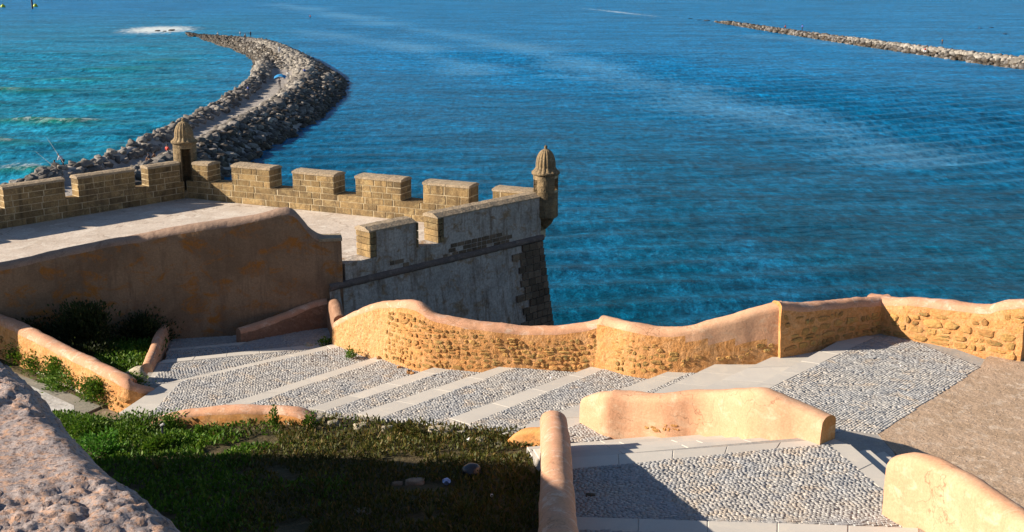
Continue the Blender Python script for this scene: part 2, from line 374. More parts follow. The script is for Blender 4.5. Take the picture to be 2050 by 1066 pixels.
def slab_quad(a, b, c, d, z, n, parent, th=.05):
    """row of n slabs between edge a-b (outer) and d-c (inner)"""
    for k in range(n):
        t0, t1 = k / n, (k + 1) / n
        L = (Vector(b) - Vector(a)).length; g = .006 / max(L, .1)
        q = [lerp(a, b, t0 + g), lerp(a, b, t1 - g), lerp(d, c, t1 - g), lerp(d, c, t0 + g)]
        q = [(p[0], p[1]) for p in q]
        area = sum(q[i][0] * q[(i + 1) % 4][1] - q[(i + 1) % 4][0] * q[i][1] for i in range(4))
        if area < 0: q = q[::-1]
        cx = sum(p[0] for p in q) / 4; cy = sum(p[1] for p in q) / 4
        dz = random.uniform(-.004, .004)
        V = [(p[0], p[1], z - th) for p in q] + [(p[0], p[1], z - .008 + dz) for p in q] + \
            [(p[0] + (cx - p[0]) / max(.2, math.hypot(cx - p[0], cy - p[1])) * .012, p[1] + (cy - p[1]) / max(.2, math.hypot(cx - p[0], cy - p[1])) * .012, z + dz) for p in q]
        Fs = [[0, 3, 2, 1]] + [[r + i, r + (i + 1) % 4, r + 4 + (i + 1) % 4, r + 4 + i] for r in (0, 4) for i in range(4)] + [[8, 9, 10, 11]]
        mk('slab', V, Fs, M['slab'], parent, origin=(cx, cy, z))

# ------------------------------------------------------------------ the long stairs
stairs = empty('stairs', P(900, 780, 11.2)); stairs.location = (0, 0, 0); stairs['kind'] = 'structure'
w2a = P(1655, 884, 9.4); w2b = P(1200, 868, 10.6)        # line of the dividing wall, used to end the treads
def on_w2(t, off=0):
    p = lerp(w2a, w2b, t); return Vector((p.x, p.y, 0)) + Vector((.30, .42, 0)) + off * Vector((.6, .75, 0))
def ext(a, b, e0, e1):
    d = (b - a); d.z = 0; L = d.length; d /= L
    return a - d * e0, b + d * e1
# extents of every level
near_ext = [0, .2, .2, .0, .0, .0, .0, .0, .0, 0, 0]; far_ext = [.45] * 11
far_ext[9] = .25; far_ext[10] = .2
EDGE = []
for i in range(11):
    a, b = nosw[i][0], nosw[i][1]
    EDGE.append(ext(a, b, near_ext[i], far_ext[i]))
for i in (8, 7, 6, 5, 4, 3, 2, 1):
    a, b = EDGE[i]; c, d = EDGE[i - 1]           # own outer edge, next higher outer edge
    body = [xy(a), xy(b), xy(d), xy(c)]
    if i == 8: body = [xy(a), xy(b), xy(d), xy(c), xy(P(300, 835, 11.6)), xy(P(238, 828, 11.6))]
    if i == 3: body = [xy(a), xy(b), xy(d), xy(c), xy(on_w2(.95)), xy(P(1150, 886, 10.6)), xy(P(1080, 895, 10.6))]
    prism('tread_bed', body, Z[i] - 1.2, Z[i] - .012, M['bed'], stairs)
    if nosw[i][2] is None:
        L = (b - a).length
        slab_quad(a, b, d + (d - c).normalized() * 0, c, Z[i], int(L / 1.3) + 1, stairs)
        if i == 3: pass
        continue
    ci, di = ext(nosw[i][2], nosw[i][3], 0, .45)
    L = (b - a).length
    slab_quad(a, b, di, ci, Z[i], int(L / 1.25), stairs)
    cp_ = [xy(ci), xy(di), xy(d), xy(c)]
    if i == 8:
        sl_b = [P(324, 769, 11.6), P(362, 764, 11.6), P(300, 832, 11.6), P(236, 828, 11.6)]
        slab_quad(sl_b[0], sl_b[3], sl_b[2], sl_b[1], Z[8], 3, stairs)
        cp_ = [xy(sl_b[2]), xy(ci), xy(di), xy(d), xy(c)]
    if i == 3: cp_ = [xy(ci), xy(di), xy(d), xy(c), xy(on_w2(.9)), xy(P(1215, 880, 10.6)), xy(P(1120, 893, 10.6))]
    cobbles(cp_, Z[i], (b - a), .082, .066, stairs)
# two lower treads and the platform in the shade of the fort
a9, b9 = EDGE[9]; a10, b10 = EDGE[10]
c8, d8 = EDGE[8]
prism('tread_bed', [xy(a9), xy(b9), xy(P(700, 672, 11.75)), xy(d8), xy(c8), xy(P(286, 775, 11.75)), xy(P(300, 735, 11.75))], Z[9] - 1.2, Z[9] - .012, M['bed'], stairs)
slab_quad(a9, b9, ext(nosw[9][2], nosw[9][3], 0, .2)[1], nosw[9][2], Z[9], 5, stairs)
cobbles([xy(P(326, 733, 11.75)), xy(P(345, 728, 11.75)), xy(nosw[9][3]), xy(P(700, 678, 11.75)), xy(d8), xy(c8), xy(P(300, 765, 11.75))], Z[9], (b9 - a9), .082, .066, stairs)
slab_quad(P(318, 729, 11.75), P(292, 768, 11.75), P(318, 772, 11.75), P(344, 729, 11.75), Z[9], 3, stairs)
prism('tread_bed', [xy(a10), xy(b10), xy(P(655, 640, 11.88)), xy(P(690, 650, 11.88)), xy(b9), xy(a9)], Z[10] - 1, Z[10] - .012, M['bed'], stairs)
slab_quad(a10, b10, nosw[10][3], nosw[10][2], Z[10], 3, stairs)
cobbles([xy(nosw[10][2]), xy(nosw[10][3]), xy(P(650, 645, 11.88)), xy(P(665, 660, 11.88)), xy(b9), xy(a9)], Z[10], (b9 - a9), .082, .066, stairs)
prism('tread_bed', [xy(P(320, 645, HP)), xy(P(480, 645, HP)), xy(P(560, 640, HP)), xy(b10), xy(a10)], CZ - HP - 1, CZ - HP - .012, M['bed'], stairs)
slab_quad(P(398, 649, HP), P(482, 671, HP), P(482, 677, HP), P(388, 650, HP), CZ - HP + .01, 3, stairs)
cobbles([xy(P(345, 655, HP)), xy(P(392, 650, HP)), xy(P(480, 677, HP)), xy(b10), xy(a10)], CZ - HP, (b9 - a9), .082, .066, stairs)

# ------------------------------------------------------------------ upper landing (right) and dirt yard
land = empty('landing'); land['kind'] = 'structure'
a, b = EDGE[0]
ce = [P(1530, 781, 10), P(1743, 679, 10), P(1962, 735, 10), P(1757, 868, 10), P(1690, 864, 10)]
w2mid = on_w2(.55)
prism('landing_bed', [xy(a), xy(b), xy(P(1790, 655, 10)), xy(P(1975, 720, 10)), xy(P(1962, 735, 10)), xy(P(1757, 868, 10)), xy(P(1790, 905, 10)), xy(P(1800, 930, 10)), xy(on_w2(.0)), xy(on_w2(.75))], Z[0] - 1.2, Z[0] - .012, M['bed'], land)
slab_quad(a, ext(nosw[0][0], nosw[0][1], 0, .3)[1], P(1750, 675, 10), P(1515, 790, 10), Z[0], 6, land)
cobbles([xy(P(1512, 792, 10)), xy(P(1748, 677, 10)), xy(P(1800, 672, 10)), xy(P(1962, 735, 10)), xy(P(1757, 868, 10)), xy(P(1700, 862, 10)), xy(P(1640, 872, 10)), xy(on_w2(.25, .1)), xy(on_w2(.6, .1))], Z[0], P(1743, 679, 10) - P(1530, 781, 10), .088, .07, land, 120)
YD = [P(1962, 735, 10), P(1757, 868, 10), P(1800, 915, 10), P(1870, 1000, 10), P(1950, 1100, 10), Vector((9.5, 6, 0)), Vector((30, 6, 0)), Vector((30, 40, 0)), P(2045, 690, 10), P(1975, 715, 10)]
prism('yard', [xy(p) for p in YD], CZ - 13, CZ - 10 - .004, M['dirt'])['kind'] = 'structure'

n = 2600; X_ = rng.uniform(5, 16, n); Y_ = rng.uniform(18, 32, n); kk = inpoly(X_, Y_, [xy(p) for p in YD]); X_ = X_[kk]; Y_ = Y_[kk]; n = len(X_)
T = np.repeat(CT[None], n, 0) + rng.normal(0, .12, (n, 12, 3)) * np.array([1, 1, .02]); sz_ = rng.uniform(.006, .024, n)[:, None]
VV = np.stack([X_[:, None] + T[:, :, 0] * sz_, Y_[:, None] + T[:, :, 1] * sz_, CZ - 10.0 + T[:, :, 2] * sz_ * 20 - .002], -1).reshape(-1, 3)
pb_ = mk_np('pebbles', VV, (CF[None] + (np.arange(n) * 12)[:, None, None]).reshape(-1, 4), M['dirt']); tag(pb_, 'loose pebbles scattered over the tan dirt yard', 'pebbles', kind='stuff')

# ------------------------------------------------------------------ near landing and its flights
ls = empty('lower_landing'); ls['kind'] = 'structure'
hA = 9.4; zA = CZ - hA
A_L, A_R = P(1150, 940, hA), P(1655, 889, hA)            # cobble edge
A_oL, A_oR = P(1146, 916, hA), P(1690, 868, hA)          # outer nosing
B_L, B_R = P(1140, 1034, hA - .17), P(1840, 1057, hA - .17)
X3 = .9
# flight falling away to the long stairs
dirA = (A_oR - A_oL); dirA.z = 0; dirA.normalize(); perp = Vector((-dirA.y, dirA.x, 0))
nst = 6; dep = .60; rz = (10.6 - hA) / nst
def w2cut(y0pt):
    # point on the dividing wall centre line hit by the line through y0pt along dirA
    p, q = on_w2(0), on_w2(1.0); d = q - p
    A = np.array([[dirA.x, -d.x], [dirA.y, -d.y]]); r = np.array([p.x - y0pt.x, p.y - y0pt.y])
    s, t = np.linalg.solve(A, r); return Vector((y0pt.x + dirA.x * s, y0pt.y + dirA.y * s, 0))
prev_l, prev_r = A_oL, Vector((on_w2(0).x, on_w2(0).y, 0))
for k in range(1, nst):
    o0 = Vector((A_oL.x, A_oL.y, 0)) + perp * dep * (k - 1); o1 = o0 + perp * dep
    r0, r1 = w2cut(o0), w2cut(o1); z = zA - rz * k
    prism('tread_bed', [xy(o0 - dirA * .2), xy(r0), xy(r1), xy(o1 - dirA * .2)], z - 1, z - .03, M['bed'], ls)
    slab_quad(o1 - dirA * .2, r1, r0, o0 - dirA * .2, z, max(2, int((r1 - o1).length / 1.2)), ls)
# landing slab border + cobbles
Rb = [P(1655, 889, hA), P(1790, 1000, hA), P(1850, 1060, hA)]
Ro = [P(1706, 893, hA), P(1790, 966, hA), P(1880, 1050, hA)]
far_r = P(1670, 878, hA)
prism('landing_bed', [xy(A_oL - dirA * .2), xy(w2cut(A_oL)), xy(P(1700, 884, hA)), xy(Ro[0]), xy(Ro[1]), xy(Ro[2]), xy(Vector((8.2, 15, 0))), (.6, 15)], zA - 1.6, zA - .012, M['bed'], ls)
slab_quad(A_oL - dirA * .2, P(1668, 878, hA), A_R, A_L - dirA * .2, zA, 5, ls)
slab_quad(P(1668, 878, hA), Ro[0], Rb[0] + Vector((.02, 0, 0)), P(1656, 889, hA), zA, 1, ls)
slab_quad(Ro[0], Ro[1], Rb[1], Rb[0], zA, 2, ls); slab_quad(Ro[1], Ro[2], Rb[2], Rb[1], zA, 2, ls)
cobbles([xy(A_L - dirA * .2), xy(A_R), xy(Rb[1]), xy(P(1810, 1054, hA)), xy(P(1140, 1030, hA) + Vector((0, -.2, 0)))], zA, dirA, .084, .068, ls, 178)
# next flight up towards the camera
zc = zA + .17
prism('tread_bed', [xy(B_L), xy(B_R), (8.2, 14.5), (.6, 14.5)], zA - .5, zc - .012, M['bed'], ls)
bi_L, bi_R = P(1140, 1060, hA - .17), P(1840, 1086, hA - .17)
slab_quad(B_L, B_R, bi_R, bi_L, zc, 5, ls)
cobbles([xy(bi_L), xy(bi_R), (7.6, 17), (.6, 17)], zc, dirA, .084, .068, ls)
for k in range(1, 5):
    y0 = 17.0 - k * .9
    prism('tread_bed', [(.6, y0), (8.2, y0), (8.2, y0 - 3), (.6, y0 - 3)], zA, zc + .17 * k - .03, M['slab'], ls)
# short flight from the near landing down to the yard on its right
d_s = (Ro[1] - Ro[0]); d_s.z = 0; d_s.normalize(); pr = Vector((-d_s.y, d_s.x, 0))
for k in range(1, 4):
    z = zA - .15 * k; o0 = Vector((Ro[0].x, Ro[0].y, 0)) + pr * .42 * (k - 1) - d_s * (.15 * (k - 1)); o1 = o0 + pr * .42 - d_s * .15
    e0 = o0 + d_s * 3.2; e1 = o1 + d_s * 3.4
    prism('tread_bed', [xy(o0), xy(e0), xy(e1), xy(o1)], z - .8, z - .03, M['bed'], ls)
    slab_quad(o1, e1, e0, o0, z, 3, ls)

# ------------------------------------------------------------------ swept walls
def catmull(pts, n):
    """pts: list of tuples -> resampled smooth list"""
    out = []; m = len(pts)
    for i in range(m - 1):
        p0 = np.array(pts[max(i - 1, 0)]); p1 = np.array(pts[i]); p2 = np.array(pts[i + 1]); p3 = np.array(pts[min(i + 2, m - 1)])
        k = max(2, int(n * np.linalg.norm((p2 - p1)[:2])))
        for j in range(k):
            t = j / k
            out.append(.5 * (2 * p1 + (p2 - p0) * t + (2 * p0 - 5 * p1 + 4 * p2 - p3) * t * t + (-p0 + 3 * p1 - 3 * p2 + p3) * t ** 3))
    out.append(np.array(pts[-1])); return np.array(out)
class Wall:
    def __init__(s, stations, thick, name, label, cat, mats, cap=.12, rnd=.16, amp=.02, dens=10, batter=.05, smooth_path=True, zdrop=.6, rough_amp=0, frontmat=None, flip=1, endround=0, topz=None, group=None, ext0=0, ext1=0):
        """stations: (px, py, h_foot, py_top) left to right along the foot of the side that faces the camera"""
        pts = []
        for (x, y, h, yt) in stations:
            f = PY(x, y, h[0]) if isinstance(h, tuple) else P(x, y, h); pts.append((f.x, f.y, f.z, 0.))
        raw = np.array(pts)
        for i, st in enumerate(stations):
            a = raw[max(i - 1, 0)]; b = raw[min(i + 1, len(raw) - 1)]
            d = (b - a)[:2]; d /= np.linalg.norm(d); nb = np.array([-d[1], d[0]]) * flip
            C = raw[i][:2] + nb * thick * .6
            raw[i][3] = ztop_at(C[1], st[3])
        def xt(a, b, e):
            d = a - b; L = np.linalg.norm(d[:2]); q = a.copy(); q[:2] += d[:2] / L * e; return q
        if ext0: raw = np.vstack([xt(raw[0], raw[1], ext0), raw])
        if ext1: raw = np.vstack([raw, xt(raw[-1], raw[-2], ext1)])
        S = catmull([tuple(r) for r in raw], dens) if smooth_path else raw
        s.S = S; s.thick = thick; n = len(S)
        tan = np.gradient(S[:, :2], axis=0); tan /= np.linalg.norm(tan, axis=1)[:, None]
        s.nb = np.stack([-tan[:, 1], tan[:, 0]], 1) * flip; s.tan = tan; s.batter = batter
        s.arc = np.concatenate([[0], np.cumsum(np.linalg.norm(np.diff(S[:, :2], axis=0), axis=1))])
        NV = 9; NC = 8; NBk = 5
        rows = []; V = []
        for i in range(n):
            x, y, zf, zt = S[i]; nb = s.nb[i]; zb = zf - zdrop; r = rnd
            e = 1.0
            if endround:
                de = min(s.arc[i], s.arc[-1] - s.arc[i]); 
                if de < endround: e = math.sqrt(max(0.0, 1 - (1 - de / endround) ** 2)) * .35 + .65
            zt2 = zf + (zt - zf) * e
            prof = []
            for k in range(NV): t = k / (NV - 1); zz = zb + (zt2 - r - zb) * t; prof.append((batter * max(0, zz - zf), zz))
            fx = prof[-1][0]; bx = thick
            for k in range(1, NC + 1):
                a_ = math.pi * k / (NC + 1); prof.append((fx + (bx - fx) * (1 - math.cos(a_)) / 2, zt2 - r + r * math.sin(a_) ** .8))
            for k in range(NBk): t = k / (NBk - 1); prof.append((bx, zt2 - r + (zb - zt2 + r) * t))
            for (o, zz) in prof:
                px, py = x + nb[0] * o, y + nb[1] * o
                q = Vector((px, py, zz)); nv = noise.noise_vector(q * 1.7) * amp + noise.noise_vector(q * 6.5) * amp * .35
                if rough_amp: nv += noise.noise_vector(q * 9) * rough_amp
                V.append((px + nv.x, py + nv.y, zz + nv.z))
        R = NV + NC + NBk; Fs = []; mi = []
        for i in range(n - 1):
            for k in range(R - 1):
                f = [i * R + k, (i + 1) * R + k, (i + 1) * R + k + 1, i * R + k + 1]
                if flip < 0: f = f[::-1]
                Fs.append(f)
                isfront = k < NV - 1
                mid = frontmat(s.arc[i], V[i * R + k][2], S[i][3]) if (isfront and frontmat) else (1 if isfront and len(mats) > 1 else 0)
                mi.append(mid)
        for i in (0, n - 1):
            f = list(range(i * R, i * R + R))
            if (i == 0) != (flip < 0): f = f[::-1]
            Fs.append(f); mi.append(mid if False else (1 if len(mats) > 1 else 0))
        o = mk(name, V, Fs, mats, None, True, mi)
        tag(o, label, cat, group); s.o = o
        md = o.modifiers.new('edge', 'EDGE_SPLIT'); md.split_angle = math.radians(55)
    def at(s, arc, z):
        i = int(np.clip(np.searchsorted(s.arc, arc) - 1, 0, len(s.arc) - 2)); t = (arc - s.arc[i]) / (s.arc[i + 1] - s.arc[i])
        p = s.S[i] * (1 - t) + s.S[i + 1] * t; nb = s.nb[i]
        o = s.batter * max(0, z - p[2])
        return Vector((p[0] + nb[0] * o, p[1] + nb[1] * o, z)), Vector((s.tan[i][0], s.tan[i][1], 0)), Vector((-nb[0], -nb[1], 0)), p[2], p[3]
def rubble(wall, s0, s1, sx, sz, capfn, parent, mat, prob=.93, dome=.04, lo=.02):
    """irregular stones set in the face, packed in wandering courses, own mesh each"""
    cnt = 0; n_c = int((s1 - s0) / sx) + 1; z = lo
    tall = 1.6; r = 0
    while z < tall:
        rh = sz * random.uniform(.75, 1.3); c = s0 + random.uniform(0, sx * .8)
        while c < s1:
            L = sx * random.choice((.5, .7, .9, 1.1, 1.5)) * random.uniform(.85, 1.15); m = c + L / 2
            if m > s1: break
            p, tn, nn, zf, zt = wall.at(m, 0)
            split = random.random() < .22 and rh > sz * .9
            for part in ((0, .5), (.5, 1)) if split else ((0, 1),):
                z0 = zf + z + rh * part[0] + .045 * nz(m * 1.1, r * 3.1) + random.uniform(-.02, .02); z1 = z0 + rh * (part[1] - part[0]) * random.uniform(.78, 1.02)
                if z1 < zt - capfn(m) and random.random() < prob and m < wall.arc[-1] - .05:
                    cz_ = (z0 + z1) / 2; ctr = wall.at(m, cz_)[0]; hw = L / 2 * .9; hh = (z1 - z0) / 2 * .93; V = []; K = 9
                    jit = [random.uniform(.68, 1.1) for _ in range(K)]; dd = dome * random.uniform(.3, 1.3); tl_ = random.uniform(-.25, .25); tx_, ty_ = random.uniform(-.4, .4), random.uniform(-.4, .4)
                    for ring, (kr, dp) in enumerate(((1.0, -.06), (.98, dd * .35), (.78, dd), (.40, dd * 1.12))):
                        for k in range(K):
                            an = 2 * math.pi * k / K + .2; ex = abs(math.cos(an)) ** .7 * (1 if math.cos(an) > 0 else -1); ez = abs(math.sin(an)) ** .7 * (1 if math.sin(an) > 0 else -1)
                            u_, v_ = ex * hw * kr * jit[k], ez * hh * kr * jit[k]; u_, v_ = u_ - v_ * tl_, v_ + u_ * tl_ * .4
                            V.append(ctr + tn * u_ + Vector((0, 0, v_)) + nn * (dp + (tx_ * u_ + ty_ * v_) * .25 + random.uniform(-.008, .008)))
                    Fs = [[q * K + k, q * K + (k + 1) % K, (q + 1) * K + (k + 1) % K, (q + 1) * K + k] for q in (0, 1, 2) for k in range(K)] + [list(range(3 * K, 4 * K))]
                    mk('stone', V, Fs, mat, parent, origin=tuple(ctr)); cnt += 1
            c += L
        z += rh; r += 1
    return cnt

# long seaward parapet, in four stretches that meet at its corners
st_left = [(666, 700, (35.6,), 640), (700, 694, (34.95,), 622), (740, 704, (34.2,), 607), (785, 722, (33.4,), 601), (826, 737, (32.8,), 605), (866, 738, (32.45,), 627), (930, 742, (32.15,), 639), (985, 738, (31.95,), 646), (1044, 730, (31.8,), 652), (1110, 744, (31.6,), 652), (1160, 742, (31.45,), 646), (1200, 736, (31.3,), 637)]
def mkfm(l): return lambda s, z, zt: 0 if z > zt - l - .05 * nz(s * 3, 1) else 1
def capA(s): return .13 + (.0 if s > 3.2 else .03) + .04 * nz(s * 2, 3)
def fm_left(s, z, zt): return 0 if z > zt - capA(s) - .10 else (2 if s < 3.0 else 1)
W1 = Wall(st_left, .5, 'parapet_wall', 'long sunlit rubble parapet with pink rounded cap beside the cobbled stairs, below the bastion', 'wall', [M['stucco_cap'], M['mortar_face'], M['rough_plaster']], rough_amp=.012, dens=11, frontmat=fm_left, amp=.03, rnd=.19)
rubble(W1, 2.6, W1.arc[-1] - .05, .24, .13, lambda s: .27 + .05 * nz(s * 2, 3), W1.o, M['rubble_stone'], .96, .026)
# continuation right of the notch
st_mid = [(1225, 742, 10.82, 640), (1265, 748, 10.76, 647), (1330, 742, 10.57, 656), (1385, 734, 10.42, 650), (1440, 726, 10.30, 637), (1500, 717, 10.18, 619), (1562, 707, 10.04, 602)]
def fm_mid(s, z, zt):
    s -= .55; lim = .24 if s < 1.6 else .24 + (s - 1.6) * .33
    return 0 if z > zt - lim - .05 * nz(s * 3, 1) else 1
W1m = Wall(st_mid, .5, 'parapet_wall', 'sunlit parapet stretch between the notch and the shaded stone corner, smooth cream stucco over rubble foot', 'wall', [M['stucco'], M['mortar_face']], rough_amp=.01, dens=11, frontmat=fm_mid, amp=.03, rnd=.19, ext0=.55)
rubble(W1m, .55, W1m.arc[-1] - .2, .25, .14, lambda s: (.34 if s < 1.6 else min(.34 + (s - 1.6) * .3, .9)), W1m.o, M['rubble_stone'], .9, .024)
st_c = [(1562, 709, 10.04, 602), (1600, 702, 10.03, 606), (1650, 690, 10.0, 603), (1700, 679, 10.0, 598), (1762, 668, 10.0, 594)]
def mkfm(l): return lambda s, z, zt: 0 if z > zt - l - .05 * nz(s * 3, 1) else 1
W1c = Wall(st_c, .5, 'parapet_wall', 'shaded rubble parapet stretch just right of the jutting stone corner at the head of the stairs', 'wall', [M['stucco_cap'], M['mortar_face']], rough_amp=.015, dens=11, frontmat=mkfm(.2), amp=.03, rnd=.19, ext1=.45)
rubble(W1c, .05, W1c.arc[-1] - .05, .33, .19, lambda s: .24, W1c.o, M['rubble_stone'], .95, .035)
st_r = [(1762, 668, 10.0, 594), (1810, 679, 10.0, 595), (1870, 690, 10.0, 599), (1920, 700, 10.0, 606), (1965, 709, 10.0, 609), (2000, 716, 10.0, 600), (2042, 724, 10.0, 598)]
W1r = Wall(st_r, .55, 'parapet_wall', 'sunlit parapet at the right edge with big honey stones under its cap', 'wall', [M['stucco_cap'], M['mortar_face']], rough_amp=.012, dens=11, frontmat=mkfm(.3), amp=.03, rnd=.19, ext0=.5)
rubble(W1r, .55, W1r.arc[-1] - .05, .36, .21, lambda s: .27, W1r.o, M['rubble_stone'], .97, .032)
# dark short wall round the lower platform
st_b = [(482, 686, 11.9, 657), (540, 672, 11.83, 640), (600, 656, 11.75, 616), (640, 645, 11.66, 600), (657, 641, 11.62, 597)]
Wb = Wall(st_b, .4, 'parapet_wall', 'low brown parapet in shade with a crumbling left end, below the big fort wall', 'wall', [M['stucco_cap'], M['shaded_stucco']], dens=9, amp=.04, rnd=.15, frontmat=mkfm(.04))
st_b2 = [(655, 641, 11.62, 597), (661, 664, 11.7, 604), (665, 684, 11.74, 622), (668, 692, 11.72, 632)]
Wb2 = Wall(st_b2, .4, 'parapet_wall', 'short return of parapet linking the shaded low wall to the long sunlit one', 'wall', [M['shaded_stucco'], M['shaded_stucco']], dens=12, amp=.02, rnd=.17)

# dividing wall between near landing and upper landing
st_w2 = [(1159, 846, 10.6, 792), (1185, 860, 10.6, 783), (1212, 874, 10.6, 781), (1260, 872, 10.5, 784), (1330, 866, 10.25, 786), (1400, 858, 10.05, 780), (1450, 862, 9.85, 776), (1500, 874, 9.65, 776), (1545, 880, 9.57, 788), (1590, 883, 9.49, 808), (1642, 889, 9.38, 831)]
def fm_w2(s, z, zt): return 0
W2 = Wall(st_w2, .5, 'divider_wall', 'bright peach stucco wall with humped top and dark rounded end, between the two landings', 'wall', [M['stucco'], M['stucco_orange']], dens=11, frontmat=fm_w2, amp=.025, rnd=.17, endround=.0)
rubble(W2, 1.9, 3.2, .17, .09, lambda s: .62 + .1 * nz(s * 3, 1), W2.o, M['rubble_stone'], .75, .015)
# wall at the bottom right
f0 = P(1764, 1030, hA)
def worldst(p, h_top_list): pass
st_w4 = [(1764, 1030, 9.4, 912), (1790, 1046, 9.4, 906), (1840, 1070, 9.35, 921), (1905, 1112, 9.3, 957), (1990, 1166, 9.2, 1018), (2090, 1230, 9.1, 1080)]
W4 = Wall(st_w4, .5, 'side_wall', 'orange stucco wall sloping off at the lower right corner beside the dirt yard', 'wall', [M['stucco'], M['stucco_orange']], dens=11, frontmat=lambda s, z, zt: 0, amp=.025, rnd=.2)
# round topped wall between garden and near landing (runs towards the camera)
def xyz_wall(name, label, pts, thick, mats, amp=.02, dens=10, rnd=.25, zdrop=1.5, batter=.0, cat='wall', group=None, frontmat=None):
    """pts: (x, y, zfoot, ztop) of the centre line"""
    S = catmull(pts, dens); tan = np.gradient(S[:, :2], axis=0); tan /= np.linalg.norm(tan, axis=1)[:, None]
    nb = np.stack([-tan[:, 1], tan[:, 0]], 1); n = len(S); V = []; prof = []
    for i in range(n):
        x, y, zf, zt = S[i]; zb = zf - zdrop; pr_ = []; h = thick / 2
        for k in range(6): t = k / 5; pr_.append((-h - batter * (1 - t), zb + (zt - rnd - zb) * t))
        for k in range(1, 10): a_ = math.pi * k / 10; pr_.append((-h * math.cos(a_), zt - rnd + rnd * math.sin(a_)))
        for k in range(6): t = k / 5; pr_.append((h + batter * t, zt - rnd + (zb - zt + rnd) * t))
        for (o, zz) in pr_:
            q = Vector((x + nb[i][0] * o, y + nb[i][1] * o, zz)); nv = noise.noise_vector(q * 1.7) * amp + noise.noise_vector(q * 7) * amp * .4
            V.append(q + nv)
    R = 21; Fs = []; mi = []
    for i in range(n - 1):
        for k in range(R - 1):
            Fs.append([i * R + k, (i + 1) * R + k, (i + 1) * R + k + 1, i * R + k + 1]); mi.append(0 if (3 < k < 16 or len(mats) < 2) else 1)
    Fs.append(list(range(R))[::-1]); mi.append(0); Fs.append(list(range((n - 1) * R, n * R))); mi.append(0)
    o = mk(name, V, Fs, mats, None, True, mi)
    md = o.modifiers.new('edge', 'EDGE_SPLIT'); md.split_angle = math.radians(60)
    return tag(o, label, cat, group)
xyz_wall('side_wall', 'thick round-topped pink wall running towards the viewer between dark garden and cobbled landing',
         [(.86, 24.35, CZ - 10.5, CZ - 9.42), (.86, 23.9, CZ - 10.4, CZ - 9.22), (.84, 22.5, CZ - 10.2, CZ - 8.93), (.80, 20.8, CZ - 10.0, CZ - 8.6), (.74, 19, CZ - 9.9, CZ - 8.25), (.68, 17, CZ - 9.5, CZ - 7.85), (.6, 14, CZ - 9, CZ - 7.2)],
         .54, [M['stucco_cap'], M['stucco']], dens=12, rnd=.24)
st_w7 = [(1016, 896, 10.75, 872), (1030, 900, 10.72, 862), (1060, 905, 10.7, 856), (1095, 912, 10.68, 852)]
W7 = Wall(st_w7, .35, 'low_wall', 'stub of orange wall at the foot of the round-topped wall by the grass', 'wall', [M['stucco_orange'], M['stucco_orange']], dens=14, amp=.025, rnd=.12)
st_w6 = [(296, 872, 11.75, 838), (340, 874, 11.75, 826), (400, 874, 11.72, 816), (470, 874, 11.65, 811), (540, 873, 11.6, 812), (590, 872, 11.5, 817), (625, 872, 11.45, 832)]
W6 = Wall(st_w6, .5, 'low_wall', 'low curved orange kerb wall at the left end of the grass, under the stairs', 'wall', [M['stucco_cap'], M['stucco_orange']], dens=11, amp=.03, rnd=.14, frontmat=mkfm(.14))
# garden wall on the left
zl = CZ - 11.95
st_L = [(-150, 672, 12.1, 582), (0, 722, 12.1, 634), (60, 745, 12.1, 662), (120, 770, 12.1, 694), (180, 795, 12.05, 722), (225, 812, 12.0, 744), (262, 818, 11.95, 760), (300, 800, 11.8, 770), (316, 790, 11.75, 772)]
WL = Wall(st_L, .5, 'garden_wall', 'long pale-topped garden wall on the left running down to the stairs between two planted beds', 'wall', [M['stucco_cap'], M['mortar_face']], dens=9, amp=.035, rnd=.2, frontmat=mkfm(.28), rough_amp=.012)
rubble(WL, 1.5, WL.arc[-1] - .5, .3, .16, lambda s: .40, WL.o, M['rubble_stone'], .6, .03)
# planter edge beside the lower stairs
st_P = [(306, 745, 11.75, 728), (318, 722, 11.8, 700), (330, 695, 11.85, 668), (348, 662, 11.95, 640)]
WP = Wall(st_P, .3, 'planter_wall', 'narrow pale planter edge between the dark shrubs and the lower stairs', 'wall', [M['stucco_cap'], M['stucco']], dens=12, amp=.02, rnd=.12, flip=1)
st_P2 = [(246, 760, 11.75, 744), (262, 766, 11.75, 734), (285, 768, 11.75, 733), (298, 764, 11.75, 742)]
WP2 = Wall(st_P2, .35, 'planter_wall', 'pale rounded end piece of planter edge next to the garden wall tip', 'wall', [M['pale_stone'], M['pale_stone']], dens=14, amp=.03, rnd=.14)

